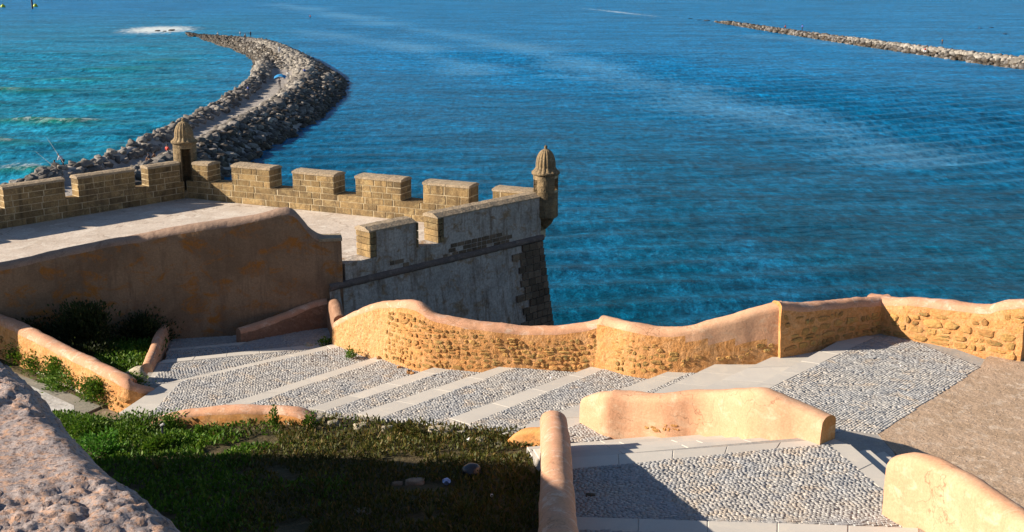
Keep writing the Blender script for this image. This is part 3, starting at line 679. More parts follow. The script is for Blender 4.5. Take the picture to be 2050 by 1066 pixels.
# ------------------------------------------------------------------ foreground rough wall and the rampart it belongs to
def near_wall():
    edge = [(-260, 640), (-120, 690), (0, 735), (45, 758), (82, 790), (120, 838), (160, 885), (205, 930), (255, 972), (300, 1003), (340, 1036), (372, 1068), (440, 1140), (520, 1250)]
    E = [P(x, y, 3.17) for x, y in edge]
    S = catmull([(e.x, e.y, 0.) for e in E], 34)
    tan = np.gradient(S[:, :2], axis=0); tan /= np.linalg.norm(tan, axis=1)[:, None]
    nb = np.stack([tan[:, 1], -tan[:, 0]], 1)      # towards the left/camera side?
    mid = S[len(S) // 2]
    c = nb[len(S) // 2]
    if c[0] > 0: nb = -nb
    offs = list(np.concatenate([np.linspace(0, 2.0, 90), np.linspace(2.05, 3.0, 14)])); V = []; n = len(S)
    down = [(-.01, -.34), (-.01, -1.2), (-.01, -8.5)]
    R = len(down) + len(offs)
    for i in range(n):
        x, y = S[i][:2]
        for (o, dz) in down[::-1]:
            q = Vector((x + nb[i][0] * o, y + nb[i][1] * o, CZ - 3.0 + dz)); V.append(q + noise.noise_vector(q * 4) * .03)
        for o in offs:
            zt = CZ - 3.0 - .22 * max(0, 1 - o / .30) ** 2.5 + .02 * min(o, 1)
            q = Vector((x + nb[i][0] * o, y + nb[i][1] * o, zt))
            h = noise.fractal(Vector((q.x * 2.2, q.y * 2.2, 0)), 1, 2, 4)
            h2 = noise.fractal(Vector((q.x * 11, q.y * 11, 5)), .8, 2, 4)
            ms = min(1, max(0, .5 + 1.6 * nz(q.x * .9 + 3, q.y * .9) + (.6 - o) * .5))
            q.z += h * .028 + h2 * .026 * (.2 + ms) + noise.noise(Vector((q.x * 26, q.y * 26, 2))) * .013 * (.2 + ms)
            q.x += .01 * h2
            V.append(q)
    V = np.array([tuple(v) for v in V]); i = np.arange(n * R).reshape(n, R)
    Fq = np.stack([i[:-1, :-1], i[1:, :-1], i[1:, 1:], i[:-1, 1:]], -1).reshape(-1, 4)
    o = mk_np('foreground_wall', V, Fq[:, ::-1] if False else Fq, M['near'], None, True)
    tag(o, 'rough pitted stucco wall top filling the lower left corner, closest to the viewer', 'wall')
def near_mat():
    m, N, b = newmat('near_rough_stucco'); g = G(N); p = g.pos()
    big = g.ramp(g.noise(p, 1.6, 6, .7, .6), [(.42, 0), (.56, 1)])
    c = g.mix(big, (.42, .36, .35), (.31, .275, .28))
    c = g.mix(g.ramp(g.noise(p, 13, 5, .75), [(.47, 0), (.6, 1)]), c, (.54, .34, .24))
    c = g.mix(g.ramp(g.noise(p, 34, 5, .75), [(.50, 0), (.62, 1)]), c, (.14, .11, .11))
    g.l(c, b.inputs['Base Color']); b.inputs['Roughness'].default_value = .95; b.inputs['Specular IOR Level'].default_value = .15
    pb = g.bump(g.noise(p, 45, 8, .75), .8, .012, b); g.bump(g.noise(p, 14, 6, .7), .7, .03, b, pb)
    return m
M['near'] = near_mat(); near_wall()
# rampart beyond the left edge of the view: unseen wall extension, top line shaped to shade the garden
e0 = P(-300, 630, 3.0)
rp_pts = [(e0.x, e0.y, CZ - 9, CZ - 3.0), (-8.5, 14.5, CZ - 10, CZ - 3.1), (-13.2, 20, CZ - 11, CZ - 3.1), (-14.2, 21.8, CZ - 11, CZ - 3.1), (-14.9, 22.7, CZ - 11, CZ - 3.6), (-15.4, 23.5, CZ - 11.3, CZ - 4.5), (-15.9, 24.3, CZ - 11.5, CZ - 5.4), (-16.4, 25.2, CZ - 11.8, CZ - 6.8), (-16.8, 25.8, CZ - 12, CZ - 8.9), (-17.2, 26.4, CZ - 12, CZ - 11.6)]
xyz_wall('rampart', 'tall stucco rampart unseen past the left edge, its top shaped to shade the garden', rp_pts, .7, [M['stucco_cap'], M['fort_wall']], dens=3, rnd=.2, zdrop=1)
# added unseen tower beyond the left edge, sized to shade the lower stairs
tw = empty('unseen_shade_tower', (-22, 38, CZ - 13))
def local_prism(name, poly, z0, z1, mat, par):
    o = prism(name, poly, z0, z1, mat); o.parent = par; o.matrix_parent_inverse = Matrix.Translation(par.location).inverted(); return o
local_prism('wall', [(-24, 34.5), (-20, 34.5), (-20, 36.9), (-24, 36.9)], CZ - 14, CZ - 4.9, M['fort_wall'], tw)
for kx in (-23.6, -22.2, -20.8):
    local_prism('merlon', [(kx - .4, 34.5), (kx + .4, 34.5), (kx + .4, 35.0), (kx - .4, 35.0)], CZ - 4.9, CZ - 4.4, M['block'], tw)
tag(tw, 'added square brown tower, unseen outside the left edge, there to shade the lower stairs', 'tower')

# ------------------------------------------------------------------ fort
HT = 10.5; ZT = CZ - HT
T1 = P(375, 397, HT); LB = P(0, 459, HT)
dl = (T1 - LB); dl.z = 0; dl.normalize()
C2 = P(1083, 389, HT - 1.62); Jx = P(735, 459, HT - 1.62)
dr = (C2 - Jx); dr.z = 0; dr.normalize(); C2.z = 0
nr = Vector((dr.y, -dr.x, 0))                             # outward, to the right and the camera
T2 = Vector((C2.x + .12, C2.y + .35, 0))
def hit(x_px, p, d):
    k = (x_px - 1025) / F
    # exact: need u = X/(depth) ; depth ~ Y*cp - zrel*sp at terrace height
    s = 0
    for _ in range(30):
        q = p + d * s; dep_ = q.y * cp - (ZT + 1 - CZ) * sp; e = q.x / dep_ - k
        q2 = p + d * (s + .01); e2 = q2.x / (q2.y * cp - (ZT + 1 - CZ) * sp) - k
        s -= e / ((e2 - e) / .01)
    return p + d * s
J = hit(690, C2, dr); J2 = hit(600, C2, dr)
W0L = Vector((-26, J.y - 4.2, 0))
fort = empty('fort', (0, 0, 0))
tag(fort, 'sandstone sea fort with crenellated terrace and whitewashed bastion corner above the water', 'fort')
T1f = Vector((T1.x, T1.y, 0)); LBx = Vector((LB.x, LB.y, 0)) - dl * 8
nl = Vector((-dl.y, dl.x, 0))                             # outward of left parapet (to the sea)
dfar = (Vector((T2.x - .25, T2.y + .1, 0)) - T1f); dfar.normalize(); nf = Vector((-dfar.y, dfar.x, 0))
LEN_F = (Vector((T2.x - .25, T2.y + .1, 0)) - T1f).length
th = .55
# terrace slab / body of the fort down to the sea
body = [LBx + nl * th, T1f + nl * th + nf * .1, T1f + nf * .85, T1f + dfar * (LEN_F - .9) + nf * .85, T1f + dfar * LEN_F + nf * .2, C2 + nr * 0, J, J + Vector((-.6, .5, 0)), W0L + Vector((0, .5, 0)), Vector((-26, 45, 0))]
ob = prism('fort_body', [xy(p) for p in body], -3, ZT - .02, M['terrace'], fort)
tf = prism('terrace_floor', [xy(p) for p in [LBx, T1f, T1f + dfar * LEN_F, C2 - nr * .7, J - nr * .7, W0L + Vector((0, .6, 0)), Vector((-26, 44, 0))]], ZT - .3, ZT, M['terrace'])
tf['kind'] = 'structure'
# --- ashlar: one bevelled block mesh shared by every block
def block_mesh():
    b = .04; V = []; s = .5
    for z in (-s, s):
        for (x, y) in ((-s, -s), (s, -s), (s, s), (-s, s)): V.append((x, y, z))
    me = bpy.data.meshes.new('block')
    import bmesh
    bm = bmesh.new(); bmesh.ops.create_cube(bm, size=1)
    bmesh.ops.bevel(bm, geom=bm.edges[:], offset=.035, segments=1, affect='EDGES')
    bm.to_mesh(me); bm.free(); me.materials.append(M['block']); return me
BM = block_mesh(); BMq = BM.copy(); BMq.materials[0] = M['quoin']
def ashlar(parent, p0, d, n, length, thick, z0, z1, course, avg, me=None, name='block', depth_off=0):
    """blocks run right through a wall of given thickness; core a little recessed is made by the caller"""
    nc = max(1, round((z1 - z0) / course)); ch = (z1 - z0) / nc; rz_ = math.atan2(d.y, d.x)
    for c in range(nc):
        x = 0; first = True
        while x < length - .05:
            L = avg * random.choice((.5, .8, 1.0, 1.3, 1.5)) * random.uniform(.9, 1.1)
            if first and c % 2: L *= .55
            first = False
            if length - (x + L) < avg * .45: L = length - x
            ce_ = p0 + d * (x + L / 2) + n * (thick / 2)
            o = bpy.data.objects.new(name, me or BM); pr_ = random.uniform(-.006, .02)
            o.location = (ce_.x, ce_.y, z0 + ch * (c + .5)); o.rotation_euler = (0, 0, rz_)
            o.scale = (L - .02, thick + .026 + pr_, ch - .02); link(o, parent)
            if parent.location.length > 0: pass
            x += L
def run_wall(name, label, p0, d, n, length, merlons, thick, z0, sill, top, cat='wall'):
    t = empty(name, (0, 0, 0)); tag(t, label, cat)
    q = lambda a, b: [xy(p0 + d * a + n * -.001), xy(p0 + d * b + n * -.001), xy(p0 + d * b + n * (thick + .001)), xy(p0 + d * a + n * (thick + .001))]
    prism('mortar_core', q(0.01, length - .01), z0 - .3, z0 + sill - .03, M['block_mortar'], t)
    ashlar(t, p0, d, n, length, thick, z0, z0 + sill, .26, .8)
    for (a, b) in merlons:
        mt = top + random.uniform(-.02, .03)
        m = prism('merlon', q(a + .012, b - .012), z0 + sill - .03, z0 + mt - .10, M['block_mortar'], t)
        ashlar(m, p0 + d * a, d, n, b - a, thick, z0 + sill, z0 + mt - .11, random.choice((.24, .36)), random.choice((.55, .75, .9)))
        # weathered sloping cap
        V = []
        K = max(3, int((b - a) / .15))
        for k in range(K + 1):
            c_ = p0 + d * (a - .02 + (b - a + .04) * k / K)
            for (o_, zz) in ((-.025, mt - .115), (-.02, mt - .03), (thick * .35, mt + .02), (thick * .8, mt + .01), (thick + .02, mt - .06), (thick + .02, mt - .115)):
                v = c_ + n * o_; v.z = z0 + zz; V.append(v + noise.noise_vector(v * 4) * .018)
        Fs = []
        for k in range(K):
            for j in range(5): Fs.append([k * 6 + j, (k + 1) * 6 + j, (k + 1) * 6 + j + 1, k * 6 + j + 1])
        Fs += [[0, 1, 2, 3, 4, 5], [K * 6 + j for j in range(5, -1, -1)]]
        mk('coping', V, [f[::-1] for f in Fs] if False else Fs, M['cap_stone'], m)
    return t
# left (seaward) run: merlons by pixel columns
def s_at(x_px, p, d):
    q = hit(x_px, p, d); return (q - p).dot(d)
ml = []
for (a, b) in ((8, 131), (157, 271), (297, 361)): ml.append((s_at(a, LBx, dl), s_at(b, LBx, dl)))
w_ = ml[0][1] - ml[0][0]; gap = ml[1][0] - ml[0][1]
ml = [(ml[0][0] - (w_ + gap) * k, ml[0][0] - (w_ + gap) * k + w_) for k in (2, 1) if ml[0][0] - (w_ + gap) * k > 0] + ml
run_wall('crenellated_wall', 'shaded brown block parapet with merlons along the left side of the terrace', LBx, dl, nl, (T1f - LBx).length - .1, ml, th, ZT, .78, 1.62)
mf = []
for (a, b) in ((386, 417), (464, 541), (586, 669), (712, 803), (847, 939), (986, 1050)): mf.append((max(.12, s_at(a, T1f, dfar)), s_at(b, T1f, dfar)))
mf[-1] = (mf[-1][0], LEN_F - .1)
run_wall('crenellated_wall', 'sunlit golden block parapet with merlons between the two domed turrets', T1f, dfar, nf, LEN_F, mf, .85, ZT, .78, 1.62)
# bastion parapet on the right: plastered outside, stone ends
thr = .7
bp = empty('bastion_parapet'); tag(bp, 'whitewashed right bastion parapet with two pale-topped merlons and stone ends', 'wall')
pin = J - nr * thr; LR = (C2 - J).length
def rbox(name, a, b, z0, z1, mat, par, o0=0, o1=thr):
    return prism(name, [xy(J + dr * a - nr * o0), xy(J + dr * b - nr * o0), xy(J + dr * b - nr * o1), xy(J + dr * a - nr * o1)], z0, z1, mat, par)
rbox('low_parapet', 0, LR, ZT - .2, ZT + .62, M['bastion'], bp)
def s_r(px): return (hit(px, J, dr) - J).dot(dr)
mer = [(s_r(740), s_r(833)), (s_r(876), LR - .02)]
for (a, b) in mer:
    m = rbox('merlon', a + .3, b, ZT + .62, ZT + 1.50, M['bastion'], bp, 0, thr)
    # stone left end made of blocks
    ashlar(m, J + dr * (a) - nr * thr, dr, nr, .3, thr - .01, ZT + .62, ZT + 1.5, .22, .3)
    if a < 2: ashlar(m, J + dr * (b) - nr * thr, dr, nr, .12, thr - .01, ZT + .62, ZT + 1.5, .3, .12)
    V = []; K = int((b - a) / .12)
    for k in range(K + 1):
        c_ = J + dr * (a - .03 + (b - a + .05) * k / K)
        for (o_, zz) in ((.035, 1.49), (.03, 1.53), (-thr * .3, 1.64), (-thr * .75, 1.66), (-thr - .03, 1.58), (-thr - .03, 1.49)):
            v = c_ + nr * o_; v.z = ZT + zz; V.append(v + noise.noise_vector(v * 5) * .02)
    Fs = [[k * 6 + j, (k + 1) * 6 + j, (k + 1) * 6 + j + 1, k * 6 + j + 1] for k in range(K) for j in range(5)]
    Fs = [f[::-1] for f in Fs] + [[5, 4, 3, 2, 1, 0], [K * 6 + j for j in range(6)]]
    mk('coping', V, Fs, M['cap_stone'], m)
# bastion outer face below the string course, battered
def face(par):
    V = []; cols = 40; rws = [ZT - .02, ZT - 1, ZT - 2, ZT - 3, ZT - 4.5, ZT - 7, ZT - 12, -3]
    a0, a1 = -.7, LR
    for z in rws:
        o = .1 * (ZT - z) if z > ZT - 8 else .8 + .05 * (ZT - 8 - z)
        for k in range(cols + 1):
            t = k / cols; c_ = J + dr * (a0 + (a1 - a0) * t + (o * 1.0 if k == cols else 0)) + nr * (o + .03); v = Vector((c_.x, c_.y, z)); V.append(v + noise.noise_vector(v * 1.1) * .03)
    Fs = [[r * (cols + 1) + k, (r + 1) * (cols + 1) + k, (r + 1) * (cols + 1) + k + 1, r * (cols + 1) + k + 1] for r in range(len(rws) - 1) for k in range(cols)]
    # return side of the corner, going back along the far wall
    n0 = len(V)
    for r, z in enumerate(rws):
        o = .1 * (ZT - z) if z > ZT - 8 else .8 + .05 * (ZT - 8 - z)
        base = Vector(V[r * (cols + 1) + cols]); back = T1f + dfar * (LEN_F - 4) + nf * (th + o); V.append(Vector((back.x, back.y, z))); 
    for r in range(len(rws) - 1):
        Fs.append([r * (cols + 1) + cols, (r + 1) * (cols + 1) + cols, n0 + r + 1, n0 + r])
    mk('bastion_face', V, Fs, M['bastion'], par)
face(fort)
# string course: roll moulding
V = []; K = 60
for k in range(K + 1):
    c_ = J + dr * (-.7 + (LR + .8) * k / K)
    for j in range(7):
        a_ = -math.pi / 2 + math.pi * j / 6; v = c_ + nr * (.13 * math.cos(a_)); v.z = ZT - .05 + .12 * math.sin(a_); V.append(v + noise.noise_vector(v * 6) * .02)
mk('string_course', V, [[k * 7 + j, (k + 1) * 7 + j, (k + 1) * 7 + j + 1, k * 7 + j + 1][::1] for k in range(K) for j in range(6)], M['course'], fort, True)
# corner quoins and patches of bare stone
nq = 0
for c in range(17):
    z0 = ZT - .28 - c * .26; off = .1 * (ZT - z0 + .12); x = LR + off * .9
    lim = 1.0 + .35 * nz(c * 1.7, 2) + (.25 if c % 2 else 0)
    while x > LR - lim:
        L = random.uniform(.25, .42); ce_ = J + dr * (x - L / 2) + nr * (off - .02)
        o = bpy.data.objects.new('quoin_block', BMq); o.location = (ce_.x, ce_.y, z0); o.rotation_euler = (0, 0, math.atan2(dr.y, dr.x)); o.scale = (L - .02, .2, .24); link(o, fort); x -= L
for (px0, px1, z0_, z1_) in ((885, 1030, .05, .52), (770, 830, .08, .35)):
    a, b = s_r(px0), s_r(px1)
    for c in range(int((z1_ - z0_) / .16) + 1):
        x = a + random.uniform(0, .5)
        while x < b - random.uniform(0, .8):
            L = random.uniform(.2, .4)
            if random.random() < .75:
                ce_ = J + dr * (x + L / 2) - nr * .07
                o = bpy.data.objects.new('bare_block', BMq); o.location = (ce_.x, ce_.y, ZT + z0_ + .16 * c + .05); o.rotation_euler = (0, 0, math.atan2(dr.y, dr.x)); o.scale = (L - .03, .17, .14); link(o, bp)
            x += L
# big brown wall W0 in front of the terrace, with its swept end and capstone
J0 = J - dr * .2
W0R = Vector((J0.x, J0.y, 0))
wf = []
topcurve = [(-900, 690), (-300, 583), (0, 527), (100, 506), (200, 484), (300, 467), (400, 449), (480, 436), (540, 424), (568, 418), (588, 420), (600, 430), (612, 445), (628, 461), (648, 471), (668, 473), (684, 474)]
wd = (W0R - W0L).normalized()
V = []; S0 = []
sm = catmull([(float(x), float(y), 0.) for x, y in topcurve], .12)
for s in sm:
    q = hit(s[0], W0L, wd); S0.append((q.x, q.y, ztop_at(q.y + .2, s[1])))
wn = Vector((wd.y, -wd.x, 0)); thw = .55; R = 0; zz0 = CZ - 13
for (x, y, zt) in S0:
    pr_ = []
    for k in range(10): t = k / 9; zq = zz0 + (zt - .2 - zz0) * t; pr_.append((.04 * (zt - zq), zq))
    for k in range(1, 8): a_ = math.pi * k / 8; pr_.append((-thw / 2 + thw / 2 * math.cos(a_), zt - .2 + .2 * math.sin(a_)))
    pr_ += [(-thw, zt - .3), (-thw, ZT - .5)]
    R = len(pr_)
    for (o_, zq) in pr_:
        v = Vector((x + wn.x * o_, y + wn.y * o_, zq)); V.append(v + noise.noise_vector(v * .9) * .05 + noise.noise_vector(v * 4) * .018)
Fs = []; mi = []
for i in range(len(S0) - 1):
    for k in range(R - 1): Fs.append([i * R + k, (i + 1) * R + k, (i + 1) * R + k + 1, i * R + k + 1]); mi.append(1 if k < 9 else 0)
Fs.append([(len(S0) - 1) * R + k for k in range(R)]); mi.append(1)
bw = mk('fort_wall', V, Fs, [M['fort_cap'], M['fort_wall']], None, True, mi); tag(bw, 'big shaded brown stained wall with a swept-down end across the middle left', 'wall')
# pillar with capstone at the end of that wall
pil = empty('pillar'); tag(pil, 'square stuccoed pillar with a worn stone cap where the big brown wall meets the bastion', 'pillar')
pc = W0R - wn * .27 - wd * .28
def sq(c, a, b): return [xy(c - wd * a - wn * b), xy(c + wd * a - wn * b), xy(c + wd * a + wn * b), xy(c - wd * a + wn * b)]
ztp = ztop_at(pc.y, 473)
prism('shaft', sq(pc, .30, .29), CZ - 13, ztp - .1, M['fort_wall'], pil)
prism('capstone', sq(pc, .37, .36), ztp - .1, ztp, M['cap_stone'], pil)

# turrets
def lathe(name, prof, ctr, n, mat, par, flute=None, smooth=True, skip=None):
    V = []
    for (r, z) in prof:
        for k in range(n):
            a_ = 2 * math.pi * k / n; rr = r
            if flute: rr *= 1 + flute * (abs(math.sin(a_ * 8)) - .5) * (1 if r > .06 else 0)
            V.append((ctr.x + rr * math.cos(a_), ctr.y + rr * math.sin(a_), z))
    Fs = []
    for i in range(len(prof) - 1):
        for k in range(n):
            if skip and skip(i, k): continue
            Fs.append([i * n + k, i * n + (k + 1) % n, (i + 1) * n + (k + 1) % n, (i + 1) * n + k])
    if prof[-1][0] > .01: Fs.append([(len(prof) - 1) * n + k for k in range(n)])
    return mk(name, V, Fs, mat, par, smooth)
def turret(label, ctr, zsea_bottom, zbase, zeave, ztip, r, doors, tipball=True):
    """doors: list of (angle centre, half width, z0, z1)"""
    t = empty('turret', (0, 0, 0)); tag(t, label, 'turret', 'domed corner turrets of the fort')
    n = 48; nc = int((zeave - zbase) / .22); zs = [zbase + (zeave - zbase) * k / nc for k in range(nc + 1)]
    lathe('corbel', [(.02, zsea_bottom), (r * .5, zsea_bottom + .22), (r * .85, zsea_bottom + .55), (r * .99, zbase)], ctr, n, M['turret_stone'], t)
    # courses of curved blocks
    cnt = 0
    for c in range(nc):
        z0, z1 = zs[c], zs[c + 1]; k = random.randint(0, 5)
        end = k + n
        while k < end:
            m = min(random.choice((6, 7, 8, 9)), end - k)
            if end - k - m < 3: m = end - k
            segs = []
            for j in range(k, k + m):
                a_ = 2 * math.pi * ((j + .5) % n) / n; bad = False
                for (ac, hw, d0, d1) in doors:
                    da = (a_ - ac + math.pi) % (2 * math.pi) - math.pi
                    if abs(da) < hw and z1 > d0 + .02 and z0 < d1 - .02: bad = True
                if not bad: segs.append(j)
            runs = []; 
            for j in segs:
                if runs and runs[-1][-1] == j - 1: runs[-1].append(j)
                else: runs.append([j])
            for rn in runs:
                V = []; g = .008; e = .01
                idx = list(range(rn[0], rn[-1] + 2)); L = len(idx)
                for q_, j in enumerate(idx):
                    a_ = 2 * math.pi * j / n + (g / r if q_ == 0 else (-g / r if q_ == L - 1 else 0))
                    for rr in (r - .14, r + random.uniform(-.002, .004)):
                        for z in (z0 + .005, z1 - .005): V.append((ctr.x + rr * math.cos(a_), ctr.y + rr * math.sin(a_), z))
                Fs = []
                for q_ in range(L - 1):
                    b0, b1 = q_ * 4, (q_ + 1) * 4
                    Fs += [[b0 + 2, b1 + 2, b1 + 3, b0 + 3], [b0 + 1, b0 + 3, b1 + 3, b1 + 1], [b0, b0 + 1, b1 + 1, b1], [b0, b1, b1 + 2, b0 + 2]]
                Fs += [[0, 2, 3, 1], [(L - 1) * 4, (L - 1) * 4 + 1, (L - 1) * 4 + 3, (L - 1) * 4 + 2]]
                mk('block', V, Fs, M['turret_stone'], t); cnt += 1
            k += m
    core = [(r - .025, zbase), (r - .025, zeave)]
    nn = 48
    zc_ = [zbase] + sorted(set([d for dd in doors for d in dd[2:]])) + [zeave]; zc_ = sorted(set(zc_))
    def skp(i, k):
        a_ = 2 * math.pi * (k + .5) / nn; zm = (zc_[i] + zc_[i + 1]) / 2
        for (ac, hw, d0, d1) in doors:
            da = (a_ - ac + math.pi) % (2 * math.pi) - math.pi
            if abs(da) < hw and d0 < zm < d1: return True
        return False
    lathe('mortar_core', [(r - .02, z) for z in zc_], ctr, nn, M['block_mortar'], t, skip=skp)
    lathe('floor', [(.01, zbase - .05), (r - .03, zbase - .04), (r - .03, zbase)], ctr, 24, M['turret_stone'], t)
    hD = ztip - zeave; R_ = r * 1.14
    lathe('cornice', [(r - .03, zeave - .05), (R_ * .97, zeave - .05), (R_ * 1.0, zeave), (R_ * .97, zeave + .05), (r * .9, zeave + .06)], ctr, n, M['turret_stone'], t)
    prof = []
    for q_ in range(15):
        u = q_ / 14; rr = R_ * (.97 * (1 - u) ** 1.0 + 0) if False else None
        z = zeave + .04 + hD * .80 * u
        # bell: flares out at the foot, round shoulder, narrow neck
        rr = R_ * (.96 - .30 * min(1, u / .22) ** .6 if u < .22 else .66 * math.sqrt(max(0.0, 1 - ((u - .22) / .80) ** 2.2)) + .02)
        prof.append((max(rr, .055), z))
    lathe('dome', prof, ctr, 128, M['turret_stone'], t, flute=.10)
    zf = zeave + .04 + hD * .79
    lathe('finial', [(.10, zf - .06), (.085, zf), (.05, zf + .04), (.065, zf + hD * .09), (.05, zf + hD * .13), (.022, ztip - .03), (.004, ztip)], ctr, 20, M['turret_stone'], t)
    return t
c1 = T1f + (nl + nf).normalized() * .45
def zpix(p, y): return ztop_at(p.y, y)
e1 = zpix(c1, 284)
toC = math.atan2(-c1.y, -c1.x)
turret('domed turret with a tall dark doorway at the far left corner of the terrace', c1, ZT - 1.6, ZT - .55, e1, zpix(c1, 236), .50, [(toC + .08, .45, ZT + .35, e1 - .25)])
lathe('door_void', [(.30, ZT - .5), (.30, ZT - .45)], c1, 12, M['dark'], None)
bpy.data.objects.remove(bpy.data.objects['door_void'])
e2 = zpix(T2, 346)
turret('domed turret hanging on the right bastion corner over open water', T2 + Vector((.06, .0, 0)), zpix(T2, 459), zpix(T2, 432), e2, zpix(T2, 290), .47, [(math.radians(195), .5, e2 - 1.0, e2 - .22), (math.radians(-28), .3, e2 - .62, e2 - .18)])

# ------------------------------------------------------------------ terrain mass under everything
prism('ground', [xy(p) for p in [Vector((-45, 2, 0)), Vector((35, 2, 0)), Vector((35, 33, 0)), Vector((W1r.S[-1][0] + .8, W1r.S[-1][1] + .8, 0)), Vector((W1r.S[0][0], W1r.S[0][1] + .8, 0)), Vector((W1m.S[0][0], W1m.S[0][1] + .8, 0)), Vector((-.5, 33.7, 0)), Vector((-4.6, 37.6, 0)), Vector((J.x + .5, J.y + .5, 0)), J + nr * -.5, W0L + Vector((0, 1, 0)), Vector((-45, 38, 0))]], -4, CZ - 12.15, M['ground'])['kind'] = 'structure'

# left path strip in front of the garden wall
pz = CZ - 12.1
def sheet(name, px, z, mat, thick=.05):
    return prism(name, [xy(P(a, b, CZ - z)) for a, b in px], z - thick, z, mat)
sheet('path', [(-300, 650), (0, 742), (190, 795), (205, 812), (140, 842), (60, 905), (-300, 905)], pz + .0, M['path'])['kind'] = 'structure'
sheet('worn_paving', [(58, 778), (60, 772), (148, 812), (150, 838), (110, 900), (60, 900)], pz + .004, M['white_path'], .02)['kind'] = 'structure'
st_k = [(-100, 680, 12.1, 672), (0, 716, 12.1, 706), (60, 745, 12.1, 735), (130, 777, 12.1, 767), (195, 806, 12.1, 797)]
Wall(st_k, .16, 'kerb', 'thin pale kerb along the bottom of the planted strip at the left edge', 'kerb', [M['kerb'], M['kerb']], dens=6, amp=.015, rnd=.03, zdrop=.1)

# ------------------------------------------------------------------ garden
def hg(px, py):
    """drop of the garden surface below the eye along the photograph's rows"""
    t = min(1, max(0, (px - 150) / 950)); far = 11.75 - 1.05 * t
    k = min(1.5, max(0, (py - 840) / 230)); return far - k * (.9 - .35 * t)
rows = []; V = []; NX_, NY_ = 70, 46
for j in range(NY_):
    py = 866 - (0) + (j / (NY_ - 1)) ** 1.1 * 420
    for i in range(NX_):
        px = 90 + i / (NX_ - 1) * 1022; 
        f = py
        if j == 0:
            f = 846 + max(0, (px - 620)) * .085 - (14 if px > 620 else 0)
            if px < 300: f = 826 + (px - 90) * .17
        else: f = max(py, 850 + max(0, (px - 620)) * .085 + j * .8) if px >= 300 else 826 + (px - 90) * .17 + (py - 866) * 1.0
        p = P(px, f, hg(px, f)); p.z += .05 * nz(p.x * 1.3, p.y * 1.3) + .02 * nz(p.x * 5, p.y * 5)
        V.append(p)
gi = np.arange(NX_ * NY_).reshape(NY_, NX_)
gd = mk('garden_soil', V + [Vector((v.x, v.y, v.z - 1.5)) for v in V[:NX_]], [[int(gi[j, i]), int(gi[j + 1, i]), int(gi[j + 1, i + 1]), int(gi[j, i + 1])] for j in range(NY_ - 1) for i in range(NX_ - 1)] + [[i, i + 1, NX_ * NY_ + i + 1, NX_ * NY_ + i] for i in range(NX_ - 1)], M['soil'], None, True)
gd['kind'] = 'structure'
GV = np.array([tuple(v) for v in V]).reshape(NY_, NX_, 3)
def leaves(name, pts, nrm, size, mat, parent=None, wide=.5):
    """one quad-ish leaf per point; pts (n,3), nrm (n,3) growth direction, size (n,)"""
    n = len(pts); a = rng.normal(size=(n, 3)); d = nrm / np.linalg.norm(nrm, axis=1)[:, None]
    s = np.cross(d, a); s /= np.linalg.norm(s, axis=1)[:, None] + 1e-9
    w_ = size[:, None] * wide; l = size[:, None]
    V = np.stack([pts, pts + d * l * .5 + s * w_ * .5, pts + d * l, pts + d * l * .5 - s * w_ * .5], 1).reshape(-1, 3)
    Fq = np.arange(n * 4).reshape(n, 4)
    return mk_np(name, V, Fq, mat, parent)
def gpoint(n, bias=1.0):
    j = rng.random(n) ** bias * (NY_ - 1.001); i = rng.random(n) * (NX_ - 1.001)
    j0 = j.astype(int); i0 = i.astype(int); fj = (j - j0)[:, None]; fi = (i - i0)[:, None]
    return (GV[j0, i0] * (1 - fj) * (1 - fi) + GV[j0 + 1, i0] * fj * (1 - fi) + GV[j0, i0 + 1] * (1 - fj) * fi + GV[j0 + 1, i0 + 1] * fj * fi), j, i
def clumpy(pts, sc, thr):
    return np.array([nz(p[0] * sc, p[1] * sc, 3) > thr for p in pts])
n = 60000; pts, jj, ii = gpoint(n, 1.3)
hmul = np.array([.5 + 1.2 * max(0, nz(p[0] * 1.1, p[1] * 1.1, 7) + .35) for p in pts])
k = hmul > .55
pts = pts[k]; hm = hmul[k]; ii_ = ii[k]
up = np.stack([rng.normal(0, .55, len(pts)), rng.normal(0, .55, len(pts)), np.ones(len(pts))], 1)
pts[:, 2] += rng.random(len(pts)) * .10 * hm
green = ii_ + rng.normal(0, 4, len(ii_)) + np.array([16 * nz(p[0] * .7, p[1] * .7, 11) for p in pts]) < NX_ * .40
a_ = leaves('ground_cover', pts[green], up[green], .06 + .07 * rng.random(green.sum()), M['leaf']); tag(a_, 'low green ground cover plants in the left part of the garden bed', 'ground cover', kind='stuff')
g2 = ~green
a_ = leaves('grass', pts[g2], up[g2], .06 + .08 * rng.random(g2.sum()), M['leaf_dry'], wide=.35); tag(a_, 'dry dark grass and weeds covering the shaded garden bed', 'grass', kind='stuff')
